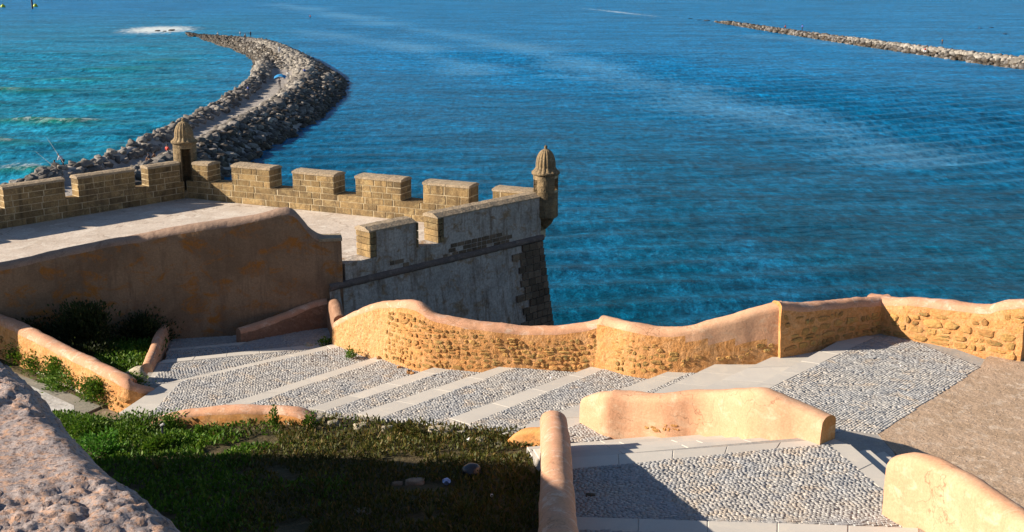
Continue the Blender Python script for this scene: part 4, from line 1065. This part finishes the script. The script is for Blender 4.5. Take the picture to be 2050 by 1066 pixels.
def shrub(label, c, rx, ry, rz_, n, size, mat, group=None, cat='shrub', upb=.4, name='shrub', stems=5):
    t = empty(name, tuple(c)); tag(t, label, cat, group)
    K = 9; ctrs = rng.normal(size=(K, 3)) * .42; ctrs[:, 2] = np.abs(ctrs[:, 2]) + .15
    ci = rng.integers(0, K, n); q = ctrs[ci] + rng.normal(size=(n, 3)) * .27; q[:, 2] = np.clip(q[:, 2], .0, 1.25)
    nrm = q * np.array([1, 1, .6]) + rng.normal(size=(n, 3)) * .5; nrm[:, 2] += upb
    pts = q * np.array([rx, ry, rz_])
    leaves('foliage', pts, nrm, size * (.6 + .8 * rng.random(n)), mat, t)
    V = []; Fs = []
    for s in range(stems):
        e = ctrs[s % K] * np.array([rx, ry, rz_]); b = len(V); w__ = .012
        for (p, ww) in (((0, 0, -.1), w__ * 1.6), (tuple(e), w__ * .6)):
            for kk in range(4): V.append((p[0] + ww * math.cos(kk * 1.57), p[1] + ww * math.sin(kk * 1.57), p[2]))
        Fs += [[b + kk, b + (kk + 1) % 4, b + 4 + (kk + 1) % 4, b + 4 + kk] for kk in range(4)]
    mk('stem', V, Fs, M['bark'], t)
    return t
# plants of the garden edge
shrub('bright light green leafy plant at the left end of the garden bed', P(205, 905, 11.35), .36, .4, .32, 900, .085, M['leaf_bright'])
for k, (px, py, sx, sz, lab) in enumerate(((200, 862, .8, .38, 'broad green mound nearest the worn paving at the left end of the garden'), (270, 868, .75, .36, 'rounded green mound in front of the left end of the orange kerb wall'), (165, 850, .45, .25, 'small green mound at the leftmost corner of the garden beside the path'), (345, 885, .55, .28, 'green mound beside the thin dark stake'))):
    shrub(lab, P(px, py + 6, hg(px, py)), sx, sx * .8, sz, 3200, .075, M['leaf'], 'green mounds at the left of the garden')
for (px, py, h, lab) in ((545, 868, .55, 'tall leafy sprig standing against the orange kerb wall'), (345, 868, .4, 'thin sprig against the left part of the orange kerb wall'), (620, 862, .35, 'sprig at the right end of the orange kerb wall'), (400, 872, .2, 'short sprig in front of the middle of the orange kerb wall'), (432, 874, .22, 'short pointed sprig right of the middle of the orange kerb wall'), (800, 872, .32, 'reddish dry weed at the edge of the cobbled stairs'), (832, 876, .26, 'small brown weed beside the reddish one at the stair edge')):
    shrub(lab, P(px, py, hg(px, py)), .13 + h * .1, .13, h, int(260 + h * 500), .06, M['leaf_dry'] if px > 700 else M['leaf'], cat='plant', name='weed', upb=.9, stems=3)
# grass-like tufts
def tuft(label, c, n, L, mat, name='grass_tuft', cat='grass tuft'):
    V = []; Fs = []
    for k in range(n):
        a_ = random.uniform(0, 6.28); l = L * random.uniform(.6, 1.1); sp_ = random.uniform(.25, .9); b = len(V); w__ = .012
        dx, dy = math.cos(a_), math.sin(a_)
        for t in (0, .5, 1): 
            r_ = l * sp_ * t; z = l * (t - .35 * sp_ * t * t); ww = w__ * (1 - t * .9)
            V += [(dx * r_ - dy * ww, dy * r_ + dx * ww, z), (dx * r_ + dy * ww, dy * r_ - dx * ww, z)]
        Fs += [[b, b + 1, b + 3, b + 2], [b + 2, b + 3, b + 5, b + 4]]
    o = mk(name, V, Fs, mat); o.location = c; tag(o, label, cat); return o
tuft('spiky agave-like tuft in the dark left part of the garden bed', P(318, 945, hg(318, 945)), 26, .5, M['leaf_dry'])
tuft('spiky tuft in the shade below the middle of the orange kerb wall', P(588, 890, hg(588, 890)), 22, .4, M['leaf_dry'])
tuft('loose grass tuft near the bottom middle of the dark garden', P(860, 1040, hg(860, 1040)), 40, .4, M['leaf_dry'])
for k, (px, py, lb) in enumerate(((700, 905, 'small dry tuft below the wide pale boulder'), (1010, 960, 'tuft of dry stalks close to the round-topped wall'), (470, 930, 'thin pale tuft in the shaded middle of the bed'), (640, 985, 'loose dry tuft in the lower middle of the dark bed'), (930, 1030, 'spreading dry tuft under the shiny bag'))):
    tuft(lb, P(px, py, hg(px, py)), 30, .3 + .05 * k, M['leaf_dry'])
# planter shrubs
shrub('tall feathery dark shrub in the middle of the upper planter', P(190, 704, 11.95), 1.0, .8, 1.15, 6500, .10, M['leaf_dark'], 'shrubs of the upper planter', upb=1.2)
shrub('dark spreading shrub at the right of the upper planter, over the pale edge', P(285, 690, 11.95), .85, .7, .85, 5500, .09, M['leaf_dark'], 'shrubs of the upper planter', upb=.9)
shrub('low dark shrub at the left of the upper planter', P(85, 690, 11.95), .85, .8, .75, 4200, .09, M['leaf_dark'], 'shrubs of the upper planter')
shrub('dark rounded shrub filling the front of the upper planter', P(165, 725, 11.95), 1.1, .8, .5, 4200, .09, M['leaf_dark'], 'shrubs of the upper planter')
n = 9000; poly = [P(150, 715, 11.9), P(250, 762, 11.9), P(312, 735, 11.9), P(335, 690, 11.9), P(190, 690, 11.9)]
X_ = rng.uniform(-14, -8, 40000); Y_ = rng.uniform(33, 40, 40000); kk = inpoly(X_, Y_, [xy(p) for p in poly]); X_ = X_[kk]; Y_ = Y_[kk]
pts = np.stack([X_, Y_, CZ - 11.9 + rng.random(len(X_)) * .22], 1)
o = leaves('ground_cover', pts, np.stack([rng.normal(0, .6, len(X_)), rng.normal(0, .6, len(X_)), np.ones(len(X_))], 1), .07 + .06 * rng.random(len(X_)), M['leaf']); tag(o, 'sunlit green ground cover at the foot of the planter shrubs', 'ground cover', kind='stuff')
prism('planter_soil', [xy(P(a, b, 11.95)) for a, b in ((-200, 640), (345, 655), (308, 745), (250, 768), (-200, 640 + 30))][:4] + [xy(P(-100, 690, 11.95))], CZ - 12.2, CZ - 11.95, M['soil'])['kind'] = 'structure'
prism('bed_soil', [xy(P(a, b, 12.05)) for a, b in ((-100, 660), (262, 812), (205, 812), (-100, 685))], CZ - 12.2, CZ - 12.05, M['soil'])['kind'] = 'structure'
hs = [(20, 712, .55), (62, 730, .5), (100, 748, .5), (138, 768, .48), (172, 784, .5), (222, 806, .55)]
hl = ['bushy green plant at the left frame edge under the garden wall', 'second bushy plant from the left frame edge under the garden wall', 'green bush in the middle of the row under the garden wall', 'green bush where the garden wall catches the sun', 'green bush second from the lower end of the row under the wall', 'round green bush at the lower end of the row under the wall']
for (px, py, r_), lb in zip(hs, hl): shrub(lb, P(px, py - 4, 12.05), r_ * 1.35, r_ * .8, .55, 4200, .08, M['leaf'], 'bushes in the strip under the garden wall')
# wall weeds
for (px, py, h, lab) in ((792, 716, 11.4, 'bright green weed growing at the foot of the rough parapet'), (772, 674, 11.2, 'tiny green tuft growing out of the parapet face'), (705, 712, 11.55, 'small green tuft at the crumbling parapet foot'), (652, 690, 11.75, 'dark weed at the corner of the shaded parapet')):
    shrub(lab, P(px, py, h) + Vector((0, -.12, 0)), .16, .14, .22, 260, .07, M['leaf'], cat='plant', name='weed', stems=2)

# ------------------------------------------------------------------ rocks
import bmesh
def rock_mesh(name, sub, mat, seed):
    bm = bmesh.new(); bmesh.ops.create_icosphere(bm, subdivisions=sub, radius=.5); random.seed(seed)
    off = Vector((seed * 3.1, seed * 1.7, 0))
    for v in bm.verts:
        v.co *= 1 + .42 * noise.noise(v.co * 2.2 + off)
        v.co.x = max(-.36, min(.38, v.co.x)); v.co.z = max(-.33, min(.32, v.co.z)); v.co.y = max(-.45, min(.40, v.co.y))
    me = bpy.data.meshes.new(name); bm.to_mesh(me); bm.free(); me.materials.append(mat); return me
def single_rock(name, label, c, s, mat, cat='rock', rz_=0, group=None, sub=3):
    me = rock_mesh(name, sub, mat, random.randint(1, 90)); o = bpy.data.objects.new(name, me); link(o); o.location = c; o.scale = s; o.rotation_euler = (0, 0, rz_)
    me.polygons.foreach_set('use_smooth', [True] * len(me.polygons)) if sub > 2 else None
    return tag(o, label, cat, group)
edge_rocks = [(622, 838, .9, .35, 'wide pale boulder at the right end of the orange kerb wall'), (592, 842, .5, .25, 'small pale boulder touching the orange kerb wall end'), (668, 846, .4, .2, 'pale edging stone right of the wide boulder'), (722, 852, .45, .22, 'pale edging stone at the foot of a slab band'), (775, 856, .35, .18, 'little edging stone beside the brown weeds'), (880, 862, .8, .28, 'flat pale edging boulder in the grass by the fifth step'), (918, 868, .4, .2, 'small grey edging stone right of the flat boulder'), (965, 880, .4, .2, 'edging stone near the orange wall stub'), (1000, 888, .3, .16, 'small edging stone touching the orange wall stub')]
for (px, py, s, hh, lb) in edge_rocks:
    c = P(px, py + 4, hg(px, py) - .02); single_rock('edging_stone', lb, c, (s, s * .6, hh * 1.3), M['pale_stone'], 'stone', random.uniform(-.3, .3), 'pale stones edging the grass along the stairs')
for (px, py, s, lb) in ((830, 968, .45, 'flat brown rock left of the blue litter in the dark grass'), (795, 970, .25, 'small brown rock left of the flat brown one'), (1072, 918, .2, 'small pinkish stone in the grass beside the round-topped wall'), (725, 1028, .4, 'dull rock low in the middle of the dark garden')):
    single_rock('rock', lb, P(px, py, hg(px, py)), (s * 1.2, s * .7, s * .55), M['ground'], 'rock')
# rubble heap at the foot of the rough parapet
for k in range(26):
    t = random.random(); px = 705 + 125 * t; py = 700 + 52 * t - random.random() * 16; s = random.uniform(.12, .3)
    o = single_rock('rubble_piece', ('crumbled honey coloured plaster lump at the foot of the rough parapet'), P(px, py, 11.5 - .12 * t) + Vector((0, .05, -.02)), (s, s * .8, s * .8), M['rough_plaster'], 'rubble', random.random() * 3, 'crumbled lumps at the foot of the rough parapet', 2)
single_rock('rock', 'small tan rock lying at the corner of the shaded parapet', P(619, 692, 11.75), (.3, .22, .22), M['pale_stone'])
single_rock('rock', 'little dark stone lying on the upper lit tread', P(651, 714, 11.6), (.14, .1, .08), M['rock_wet_shaded'])
single_rock('rock', 'dark flat stone on the shaded cobbles beside the round-topped wall', P(1182, 992, hA), (.22, .12, .1), M['rock_wet_shaded'])

# ------------------------------------------------------------------ breakwaters
RM = [rock_mesh('rock', 2, M[m], k) for k, m in enumerate(('rock', 'rock', 'rock', 'rock', 'rock_pale', 'rock_wet_shaded', 'rock_wet_shaded'))]
def rock_field(par, pts, sizes, rots, kinds, nsingle, name='boulder'):
    order = np.argsort([p[1] - sizes[i] * 40 for i, p in enumerate(pts)])
    tmpl = {k: (np.array([v.co for v in m.vertices]), np.array([list(p.vertices) for p in m.polygons])) for k, m in enumerate(RM)}
    groups = {}
    for c, i in enumerate(order):
        s = sizes[i]; k = kinds[i]
        sc = (s * random.uniform(.8, 1.5), s * random.uniform(.8, 1.2), s * random.uniform(.6, .95))
        if c < nsingle:
            o = bpy.data.objects.new(name, RM[k]); o.location = pts[i]; o.scale = sc; o.rotation_euler = rots[i]; link(o, par)
        else:
            from mathutils import Euler
            R3 = np.array(Euler(rots[i]).to_matrix()); V_, F_ = tmpl[k]
            groups.setdefault(RM[k].materials[0].name, []).append(((V_ * np.array(sc)) @ R3.T + np.array(pts[i]), F_, RM[k].materials[0]))
    for nm, lst in groups.items():
        off = 0; Vs = []; Fs = []
        for V_, F_, m_ in lst: Vs.append(V_); Fs.append(F_ + off); off += len(V_)
        o = mk_np('boulder_mass', np.concatenate(Vs), np.concatenate(Fs), lst[0][2], par, nv=3); o['kind'] = 'stuff'
jet = empty('breakwater'); tag(jet, 'long curving breakwater of piled boulders with a gravel track, left of centre', 'breakwater')
PR = [((-60, 400), (340, 470)), ((20, 362), (400, 415)), ((75, 347), (440, 375)), ((150, 330), (482, 342)), ((255, 290), (535, 305)), ((345, 245), (592, 270)), ((430, 200), (647, 235)), ((490, 166), (684, 200)), ((507, 140), (696, 165)), ((497, 118), (682, 135)), ((462, 100), (632, 107)), ((420, 86), (555, 84)), ((388, 73), (450, 67)), ((372, 66), (379, 63))]
raw = [(*P(*a, 31.2 if k < 7 else (32.5 if k == 7 else 34))[:2], *P(*b, 34 if k < 9 else 31.6)[:2]) for k, (a, b) in enumerate(PR)]
out = []
for i in range(len(raw) - 1):
    p0 = np.array(raw[max(i - 1, 0)]); p1 = np.array(raw[i]); p2 = np.array(raw[i + 1]); p3 = np.array(raw[min(i + 2, len(raw) - 1)])
    kk = max(3, int(np.linalg.norm(p2 - p1) / 3))
    for j in range(kk):
        t = j / kk; out.append(.5 * (2 * p1 + (p2 - p0) * t + (2 * p0 - 5 * p1 + 4 * p2 - p3) * t * t + (-p0 + 3 * p1 - 3 * p2 + p3) * t ** 3))
out.append(np.array(raw[-1])); LRr = np.array(out); nS = len(LRr)
def jz(c, u):
    """height over the section; c across 0..1, u along 0..1"""
    prof = [(0, -.8), (.05, 2.0), (.10, 3.4), (.15, 3.2), (.24, 1.8), (.46, 1.8), (.54, 3.2), (.61, 3.6), (.82, 1.7), (.95, .2), (1, -.8)]
    prof2 = [(0, -.8), (.15, 1.6), (.3, 2.8), (.48, 3.8), (.62, 3.5), (.85, 1.3), (1, -.8)]
    a = np.interp(c, [p[0] for p in prof], [p[1] for p in prof]); b = np.interp(c, [p[0] for p in prof2], [p[1] for p in prof2])
    m = np.clip((u - .50) / .08, 0, 1); end = np.clip((1 - u) / .25, .12, 1)
    return (a * (1 - m) + b * m) * end
NC_ = 28; V = []
al = np.concatenate([[0], np.cumsum(np.linalg.norm(np.diff((LRr[:, :2] + LRr[:, 2:]) / 2, axis=0), axis=1))]); U = al / al[-1]
def jp(i_f, c):
    i0 = int(min(max(i_f, 0), nS - 1.001)); t = i_f - i0; r = LRr[i0] * (1 - t) + LRr[i0 + 1] * t; u = U[i0] * (1 - t) + U[i0 + 1] * t
    x, y = r[0] + (r[2] - r[0]) * c, r[1] + (r[3] - r[1]) * c
    return x, y, float(jz(c, u)), u, math.hypot(r[2] - r[0], r[3] - r[1])
for i in range(nS):
    for k in range(NC_ + 1):
        x, y, z, u, wd_ = jp(min(i, nS - 1.001), k / NC_); V.append((x, y, z + .12 * nz(x * .8, y * .8)))
R = NC_ + 1
mk('gravel_core', V, [[i * R + k, i * R + k + 1, (i + 1) * R + k + 1, (i + 1) * R + k] for i in range(nS - 1) for k in range(NC_)], M['gravel'], jet, True)
pts = []; sizes = []; rots = []; kinds = []
for i in range(nS - 1):
    seg = al[i + 1] - al[i]; wd_ = jp(i, .5)[4]; n_ = int(seg * wd_ / 1.15)
    for _ in range(n_):
        fi = i + random.random(); c = random.random(); x, y, z, u, w2_ = jp(min(fi, nS - 1.01), c)
        path = (.22 < c < .46) and u < .50
        if path and random.random() < .93: continue
        s = random.uniform(.8, 1.0) ** 1 * random.choice((.9, 1.2, 1.5, 2.0)) * (.85 if u > .5 else 1.0)
        if path: s *= .3
        elif c > .6: s *= 1.12
        pts.append((x, y, z + s * .02)); sizes.append(s); rots.append((random.uniform(-.5, .5), random.uniform(-.5, .5), random.uniform(0, 6.28)))
        wet_shaded = z < .95 + random.uniform(-.3, .5) or (c > .66 and u < .62 and random.random() < .55) or (c < .35 and u > .52 and random.random() < .75) or (u > .8 and random.random() < .7)  # sea-wet rocks, plus darker ones painting shade on the right slope
        kinds.append(random.choice((5, 6)) if wet_shaded else (4 if random.random() < (.65 if .42 < u < .72 else .15) else random.randint(0, 3)))
rock_field(jet, pts, sizes, rots, kinds, 300)
# stones off the tip
for (px, py, s, lb) in ((343, 62, 3.2, 'dark rock awash in white foam, the larger one off the breakwater tip'), (329, 64, 2.0, 'small dark rock awash left of the larger one'), (315, 63, 2.6, 'leftmost dark rock awash in the foam')):
    single_rock('sea_rock', lb, P(px, py, 34) + Vector((0, 0, .1)), (s, s * 1.5, s * .45), M['rock_wet_shaded'], 'rock', 0, 'rocks awash off the breakwater tip', 2)
jet2 = empty('breakwater'); tag(jet2, 'far straight breakwater of pale boulders at the upper right', 'breakwater')
p0, p1 = P(2250, 163, 34), P(1432, 44, 34); d = (p1 - p0); L2 = Vector((d.x, d.y, 0)).length; d = Vector((d.x, d.y, 0)) / L2; q_ = Vector((-d.y, d.x, 0))
def j2(u, c):
    bend = 4 * math.sin(u * math.pi) ; wdt = (10.5 * (1 - u) + 4.0 * u) * min(1, (1 - u) / .04 + .3)
    z = (2.9 * (1 - u * .55)) * (1 - (2 * c - 1) ** 2) ** .8 * min(1, (1 - u) / .08 + .25) - .5
    v = Vector((p0.x, p0.y, 0)) + d * (u * L2) + q_ * (wdt * (c - .5) * -1 + bend * 1.0); return Vector((v.x, v.y, z))
V = [j2(i / 120, k / 10) for i in range(121) for k in range(11)]
mk('rubble_core', V, [[i * 11 + k, i * 11 + k + 1, (i + 1) * 11 + k + 1, (i + 1) * 11 + k] for i in range(120) for k in range(10)], M['rock_wet_shaded'], jet2, True)
pts = []; sizes = []; rots = []; kinds = []
lit = (q_.x > 0)
for _ in range(3400):
    u = random.random(); c = random.random()
    if random.random() > (1 - u) * .65 + .35: continue
    v = j2(u, c); s = random.uniform(1.3, 2.6) * (1.05 - .35 * u)
    pts.append(tuple(v)); sizes.append(s); rots.append((random.uniform(-.5, .5), random.uniform(-.5, .5), random.uniform(0, 6.28)))
    low = v.z < 1.0 + random.uniform(-.4, .4); kinds.append(random.choice((5, 6, 2)) if low else (4 if (u < .5 and v.z > 1.4) or random.random() < .15 else random.choice((0, 1, 2, 5))))
rock_field(jet2, pts, sizes, rots, kinds, 300)
# shallow reef continuing past its end
for k, (px, py, s) in enumerate(((1415, 42, 2.2), (1400, 41, 1.6), (1382, 38, 1.5))):
    single_rock('sea_rock', 'low dark rock just past the end of the far breakwater', P(px, py, 34), (s * 2, s, s * .5), M['rock_wet_shaded'], 'rock', 0, 'rocks past the end of the far breakwater', 2)

# ------------------------------------------------------------------ people
SK = flat('skin', (.28, .15, .09)); HAIR = flat('dark_hair', (.02, .015, .012))
CL = {n_: flat(n_ + '_cloth', c) for n_, c in dict(white=(.7, .7, .7), blue=(.05, .12, .5), dark=(.02, .025, .05), red=(.55, .05, .03), grey=(.3, .3, .32), pale=(.45, .5, .6), brown=(.18, .09, .05)).items()}
def skinned(name, pts, edges, radii, mat, par):
    me = bpy.data.meshes.new(name); me.from_pydata(pts, edges, []); me.materials.append(mat); o = bpy.data.objects.new(name, me); link(o, par)
    md = o.modifiers.new('skin', 'SKIN'); md.use_smooth_shade = True
    for i, r in enumerate(radii): me.skin_vertices[0].data[i].radius = (r, r)
    me.skin_vertices[0].data[0].use_root = True
    o.modifiers.new('sub', 'SUBSURF').render_levels = 1
    return o
def person(label, loc, rz_, top, legs, pose='stand', scale=1.0):
    t = empty('person', tuple(loc)); t.rotation_euler = (0, 0, rz_); t.scale = (scale,) * 3; tag(t, label, 'person', 'people on the breakwaters')
    if pose == 'sit':
        pel = (0, 0, .30); che = (0, .10, .72); nec = (0, .14, .84); hea = (0, .17, .97); kn = [(.12, .42, .50), (-.12, .42, .50)]; an = [(.12, .50, .06), (-.12, .50, .06)]
        el = [(.26, .22, .55), (-.26, .22, .55)]; ha = [(.14, .42, .58), (-.14, .42, .58)]; hp = [(.10, .05, .28), (-.10, .05, .28)]
    elif pose == 'bend':
        pel = (0, 0, .92); che = (0, .28, 1.25); nec = (0, .40, 1.36); hea = (0, .50, 1.44); kn = [(.11, .05, .50), (-.11, -.10, .5)]; an = [(.13, .12, .05), (-.13, -.2, .05)]
        el = [(.24, .40, 1.02), (-.24, .40, 1.02)]; ha = [(.16, .58, .9), (-.16, .58, .9)]; hp = [(.10, 0, .88), (-.10, 0, .88)]
    else:
        pel = (0, 0, .95); che = (0, 0, 1.32); nec = (0, 0, 1.47); hea = (0, .02, 1.62); kn = [(.11, .03, .50), (-.11, .0, .5)]; an = [(.12, 0, .05), (-.14, 0, .05)]
        el = [(.27, .04, 1.12), (-.27, .08, 1.12)]; ha = [(.24, .25, 1.05), (-.2, .3, 1.1)]; hp = [(.10, 0, .9), (-.10, 0, .9)]
    sh = [(che[0] + .18, che[1], che[2] + .08), (che[0] - .18, che[1], che[2] + .08)]
    pts = [pel, che, nec, hea, (hea[0], hea[1] + .01, hea[2] + .10)] + hp + kn + an + [(a[0], a[1] + .17, a[2] - .01) for a in an] + sh + el + ha
    E = [(0, 1), (1, 2), (2, 3), (3, 4), (0, 5), (0, 6), (5, 7), (6, 8), (7, 9), (8, 10), (9, 11), (10, 12), (1, 13), (1, 14), (13, 15), (14, 16), (15, 17), (16, 18)]
    skinned('body', pts, E, [.12, .13, .055, .09, .075, .08, .08, .055, .055, .035, .035, .03, .03, .055, .055, .042, .042, .032, .032], SK, t)
    skinned('jacket', [pel, che, (nec[0], nec[1], nec[2] - .04)] + sh + el + [tuple(np.array(e) * .35 + np.array(h) * .65) for e, h in zip(el, ha)], [(0, 1), (1, 2), (1, 3), (1, 4), (3, 5), (4, 6), (5, 7), (6, 8)], [.155, .175, .08, .08, .08, .065, .065, .055, .055], top, t)
    skinned('trousers', [pel] + hp + kn + an, [(0, 1), (0, 2), (1, 3), (2, 4), (3, 5), (4, 6)], [.15, .11, .11, .08, .08, .065, .065], legs, t)
    V = []; 
    bm = bmesh.new(); bmesh.ops.create_uvsphere(bm, u_segments=8, v_segments=6, radius=.115); me = bpy.data.meshes.new('hair'); bm.to_mesh(me); bm.free(); me.materials.append(HAIR)
    o = bpy.data.objects.new('hair', me); o.location = (hea[0], hea[1] - .015, hea[2] + .07); link(o, t)
    return t
def on_jetty(px, py, z): return P(px, py, CZ - z)
ppl = [(127, 338, 3.2, 'bend', 'pale', 'dark', 'leaning angler in pale top and dark trousers standing at the shore end of the breakwater', 1.35),
       (113, 341, 3.0, 'sit', 'blue', 'dark', 'seated angler in blue beside the leaning one at the shore end', 1.3),
       (336, 318, 3.0, 'stand', 'red', 'dark', 'person in red on the gravel just left of the far turret', 1.25),
       (311, 322, 2.6, 'sit', 'brown', 'dark', 'person in brown crouching on the gravel left of the one in red', 1.2),
       (300, 323, 2.6, 'sit', 'dark', 'brown', 'dark clothed person crouching leftmost of the pair on the gravel', 1.1),
       (560, 175, 2.6, 'stand', 'dark', 'dark', 'dark clothed person standing on the track in front of the blue tarpaulin', 1.2),
       (577, 160, 3.3, 'stand', 'white', 'grey', 'person in white standing right of the blue tarpaulin', 1.2),
       (497, 190, 3.2, 'stand', 'blue', 'dark', 'person in blue on the left berm where the track narrows', 1.2),
       (559, 106, 3.6, 'stand', 'white', 'pale', 'person in white alone on the boulders of the bend', 1.2),
       (610, 152, 3.3, 'stand', 'blue', 'dark', 'person in blue at the right end of the boulder hollow', 1.1),
       (481, 74, 3.4, 'stand', 'white', 'brown', 'leftmost standing figure near the breakwater tip, pale top', 1.2),
       (492, 75, 3.3, 'sit', 'grey', 'dark', 'middle crouching figure near the breakwater tip', 1.3),
       (502, 75, 3.4, 'stand', 'dark', 'dark', 'rightmost dark figure near the breakwater tip', 1.2),
       (437, 72, 2.9, 'sit', 'white', 'dark', 'small pale figure sitting close to the breakwater tip', 1.3),
       (1606, 62, 2.4, 'stand', 'blue', 'dark', 'person in blue standing on the far breakwater', 1.4),
       (1573, 58, 2.2, 'sit', 'red', 'dark', 'reddish seated figure left of the blue one on the far breakwater', 1.5),
       (1853, 105, 1.6, 'sit', 'red', 'white', 'figure sitting low on the near side of the far breakwater', 1.5),
       (1886, 90, 2.4, 'stand', 'brown', 'dark', 'brown clothed figure on the crest of the far breakwater', 1.1)]
for (px, py, z, po, tc, lc, lb, sc) in ppl: person(lb, on_jetty(px, py, z), random.uniform(-1, 4) if po == 'stand' else 1.4, CL[tc], CL[lc], po, sc * 1.0)
# fishing rods
def bar(name, a, b, r, mat, label, cat, par=None, K=6, taper=1):
    a = Vector(a); b = Vector(b); d = (b - a).normalized(); s = d.orthogonal().normalized(); u = d.cross(s); V = []
    for p, rr in ((a, r), (b, r * taper)):
        for k in range(K): V.append(p + (s * math.cos(k * 2 * math.pi / K) + u * math.sin(k * 2 * math.pi / K)) * rr)
    o = mk(name, V, [[k, (k + 1) % K, K + (k + 1) % K, K + k] for k in range(K)] + [list(range(K))[::-1], list(range(K, 2 * K))], mat, par)
    if label: tag(o, label, cat)
    return o
pa = on_jetty(127, 326, 4.4); bar('fishing_rod', pa, pa + Vector((-3.2, 3, 3.2)), .035, CL['grey'], 'long fishing rod held by the leaning angler', 'fishing rod', taper=.3)
pa = on_jetty(113, 338, 3.7); bar('fishing_rod', pa, pa + Vector((-3.6, 2, 2.2)), .035, CL['grey'], 'fishing rod held low by the seated angler', 'fishing rod', taper=.3)
# red bag, tarpaulin
single_rock('bag', 'red bag left on the stones at the shore end, left of the anglers', on_jetty(80, 351, 2.8), (1.3, .9, .7), CL['red'], 'bag', 0, None, 3)
tp = on_jetty(562, 162, 2.8); V = []; K = 10
for i in range(K + 1):
    for j in range(K + 1):
        u, v = i / K * 2 - 1, j / K * 2 - 1; V.append((tp.x + u * 1.4, tp.y + v * 1.4, tp.z + 1.6 - .5 * (u * u + v * v) + .15 * nz(u * 3, v * 3)))
o = mk('tarpaulin', V, [[i * 11 + j, (i + 1) * 11 + j, (i + 1) * 11 + j + 1, i * 11 + j + 1] for i in range(K) for j in range(K)], flat('blue_tarp', (.02, .22, .5)), None, True); tag(o, 'blue tarpaulin shelter in the hollow of the breakwater bend', 'tarpaulin')
# buoys and pole, upper left
GB = flat('buoy_paint', (.35, .42, .02), .4)
for (px, py, lb) in ((6, 15, 'yellow green buoy at the very left of the sea'), (71, 14, 'yellow green buoy floating against the dark pole')):
    b = empty('buoy', tuple(P(px, py, 34))); tag(b, lb, 'buoy', 'buoys at the upper left')
    lathe('float', [(.02, -.9), (1.0, -.6), (1.45, .2), (1.1, 1.2), (.5, 1.7), (.02, 1.8)], Vector((0, 0, 0)), 20, GB, b)
    lathe('mast', [(.12, 1.6), (.12, 2.6), (.02, 2.7)], Vector((0, 0, 0)), 8, CL['dark'], b)
pp_ = P(65, 18, 34); pe = empty('marker_pole', tuple(pp_)); tag(pe, 'tall dark channel marker pole standing in the sea at the upper left', 'pole')
lathe('shaft', [(.55, -2), (.5, 5), (.42, 14)], Vector((0, 0, 0)), 12, CL['dark'], pe); lathe('head', [(.02, 14), (1.0, 14.1), (1.0, 15.2), (.02, 15.6)], Vector((0, 0, 0)), 12, CL['dark'], pe)
person('lone red-topped swimmer out on the open sea above the breakwater bend', P(621, 36, 34) + Vector((0, 0, -.6)), 0, CL['red'], CL['dark'], 'stand', 1.2)
for k, (px, py) in enumerate(((1962, 57), (1985, 56), (2012, 69))):
    single_rock('floating_buoy', 'tiny dark float on the sea beyond the far breakwater', P(px, py, 34), (2.2, 2.2, .8), CL['dark'], 'float', 0, 'tiny floats beyond the far breakwater', 2)

# ------------------------------------------------------------------ small things in the garden
gm, GN, gb = newmat('dark_glossy'); gb.inputs['Base Color'].default_value = (.03, .035, .045, 1); gb.inputs['Roughness'].default_value = .3
c = P(945, 952, hg(945, 952)); bm = bmesh.new(); bmesh.ops.create_icosphere(bm, subdivisions=4, radius=.5)
for v in bm.verts: v.co *= 1 + .10 * noise.noise(v.co * 3) + .03 * noise.noise(v.co * 9); v.co.z *= .78
me = bpy.data.meshes.new('bag'); bm.to_mesh(me); bm.free(); me.materials.append(gm); me.polygons.foreach_set('use_smooth', [True] * len(me.polygons))
o = bpy.data.objects.new('rubbish_bag', me); o.location = c + Vector((0, 0, .1)); o.scale = (.42, .42, .42); link(o); tag(o, 'dark shiny rounded bag lying in the shaded grass', 'bag')
def crumple(label, c, s, mat):
    bm = bmesh.new(); bmesh.ops.create_icosphere(bm, subdivisions=2, radius=s)
    for v in bm.verts: v.co *= random.uniform(.55, 1.2)
    me = bpy.data.meshes.new('litter'); bm.to_mesh(me); bm.free(); me.materials.append(mat); o = bpy.data.objects.new('litter', me); o.location = c; link(o); tag(o, label, 'litter')
lm = flat('blue_wrapper', (.25, .4, .75), .3)
crumple('crumpled pale blue wrapper in the dark grass below the shiny bag', P(894, 972, hg(894, 972)) + Vector((0, 0, .08)), .08, lm)
crumple('small white scrap of litter in the grass above the shiny bag', P(938, 888, hg(938, 888)) + Vector((0, 0, .08)), .05, CL['white'])
crumple('tiny white scrap of litter near the round-topped wall', P(984, 1000, hg(984, 1000)) + Vector((0, 0, .08)), .04, CL['white'])
sk = empty('stake', tuple(P(329, 893, hg(329, 893)))); tag(sk, 'thin dark stake standing in the green plants at the left of the garden', 'stake')
bar('post', (0, 0, -.1), (-.02, 0, .52), .028, CL['dark'], None, None, sk, 8); bar('top_plate', (-.05, 0, .50), (.03, 0, .55), .035, CL['grey'], None, None, sk, 8)
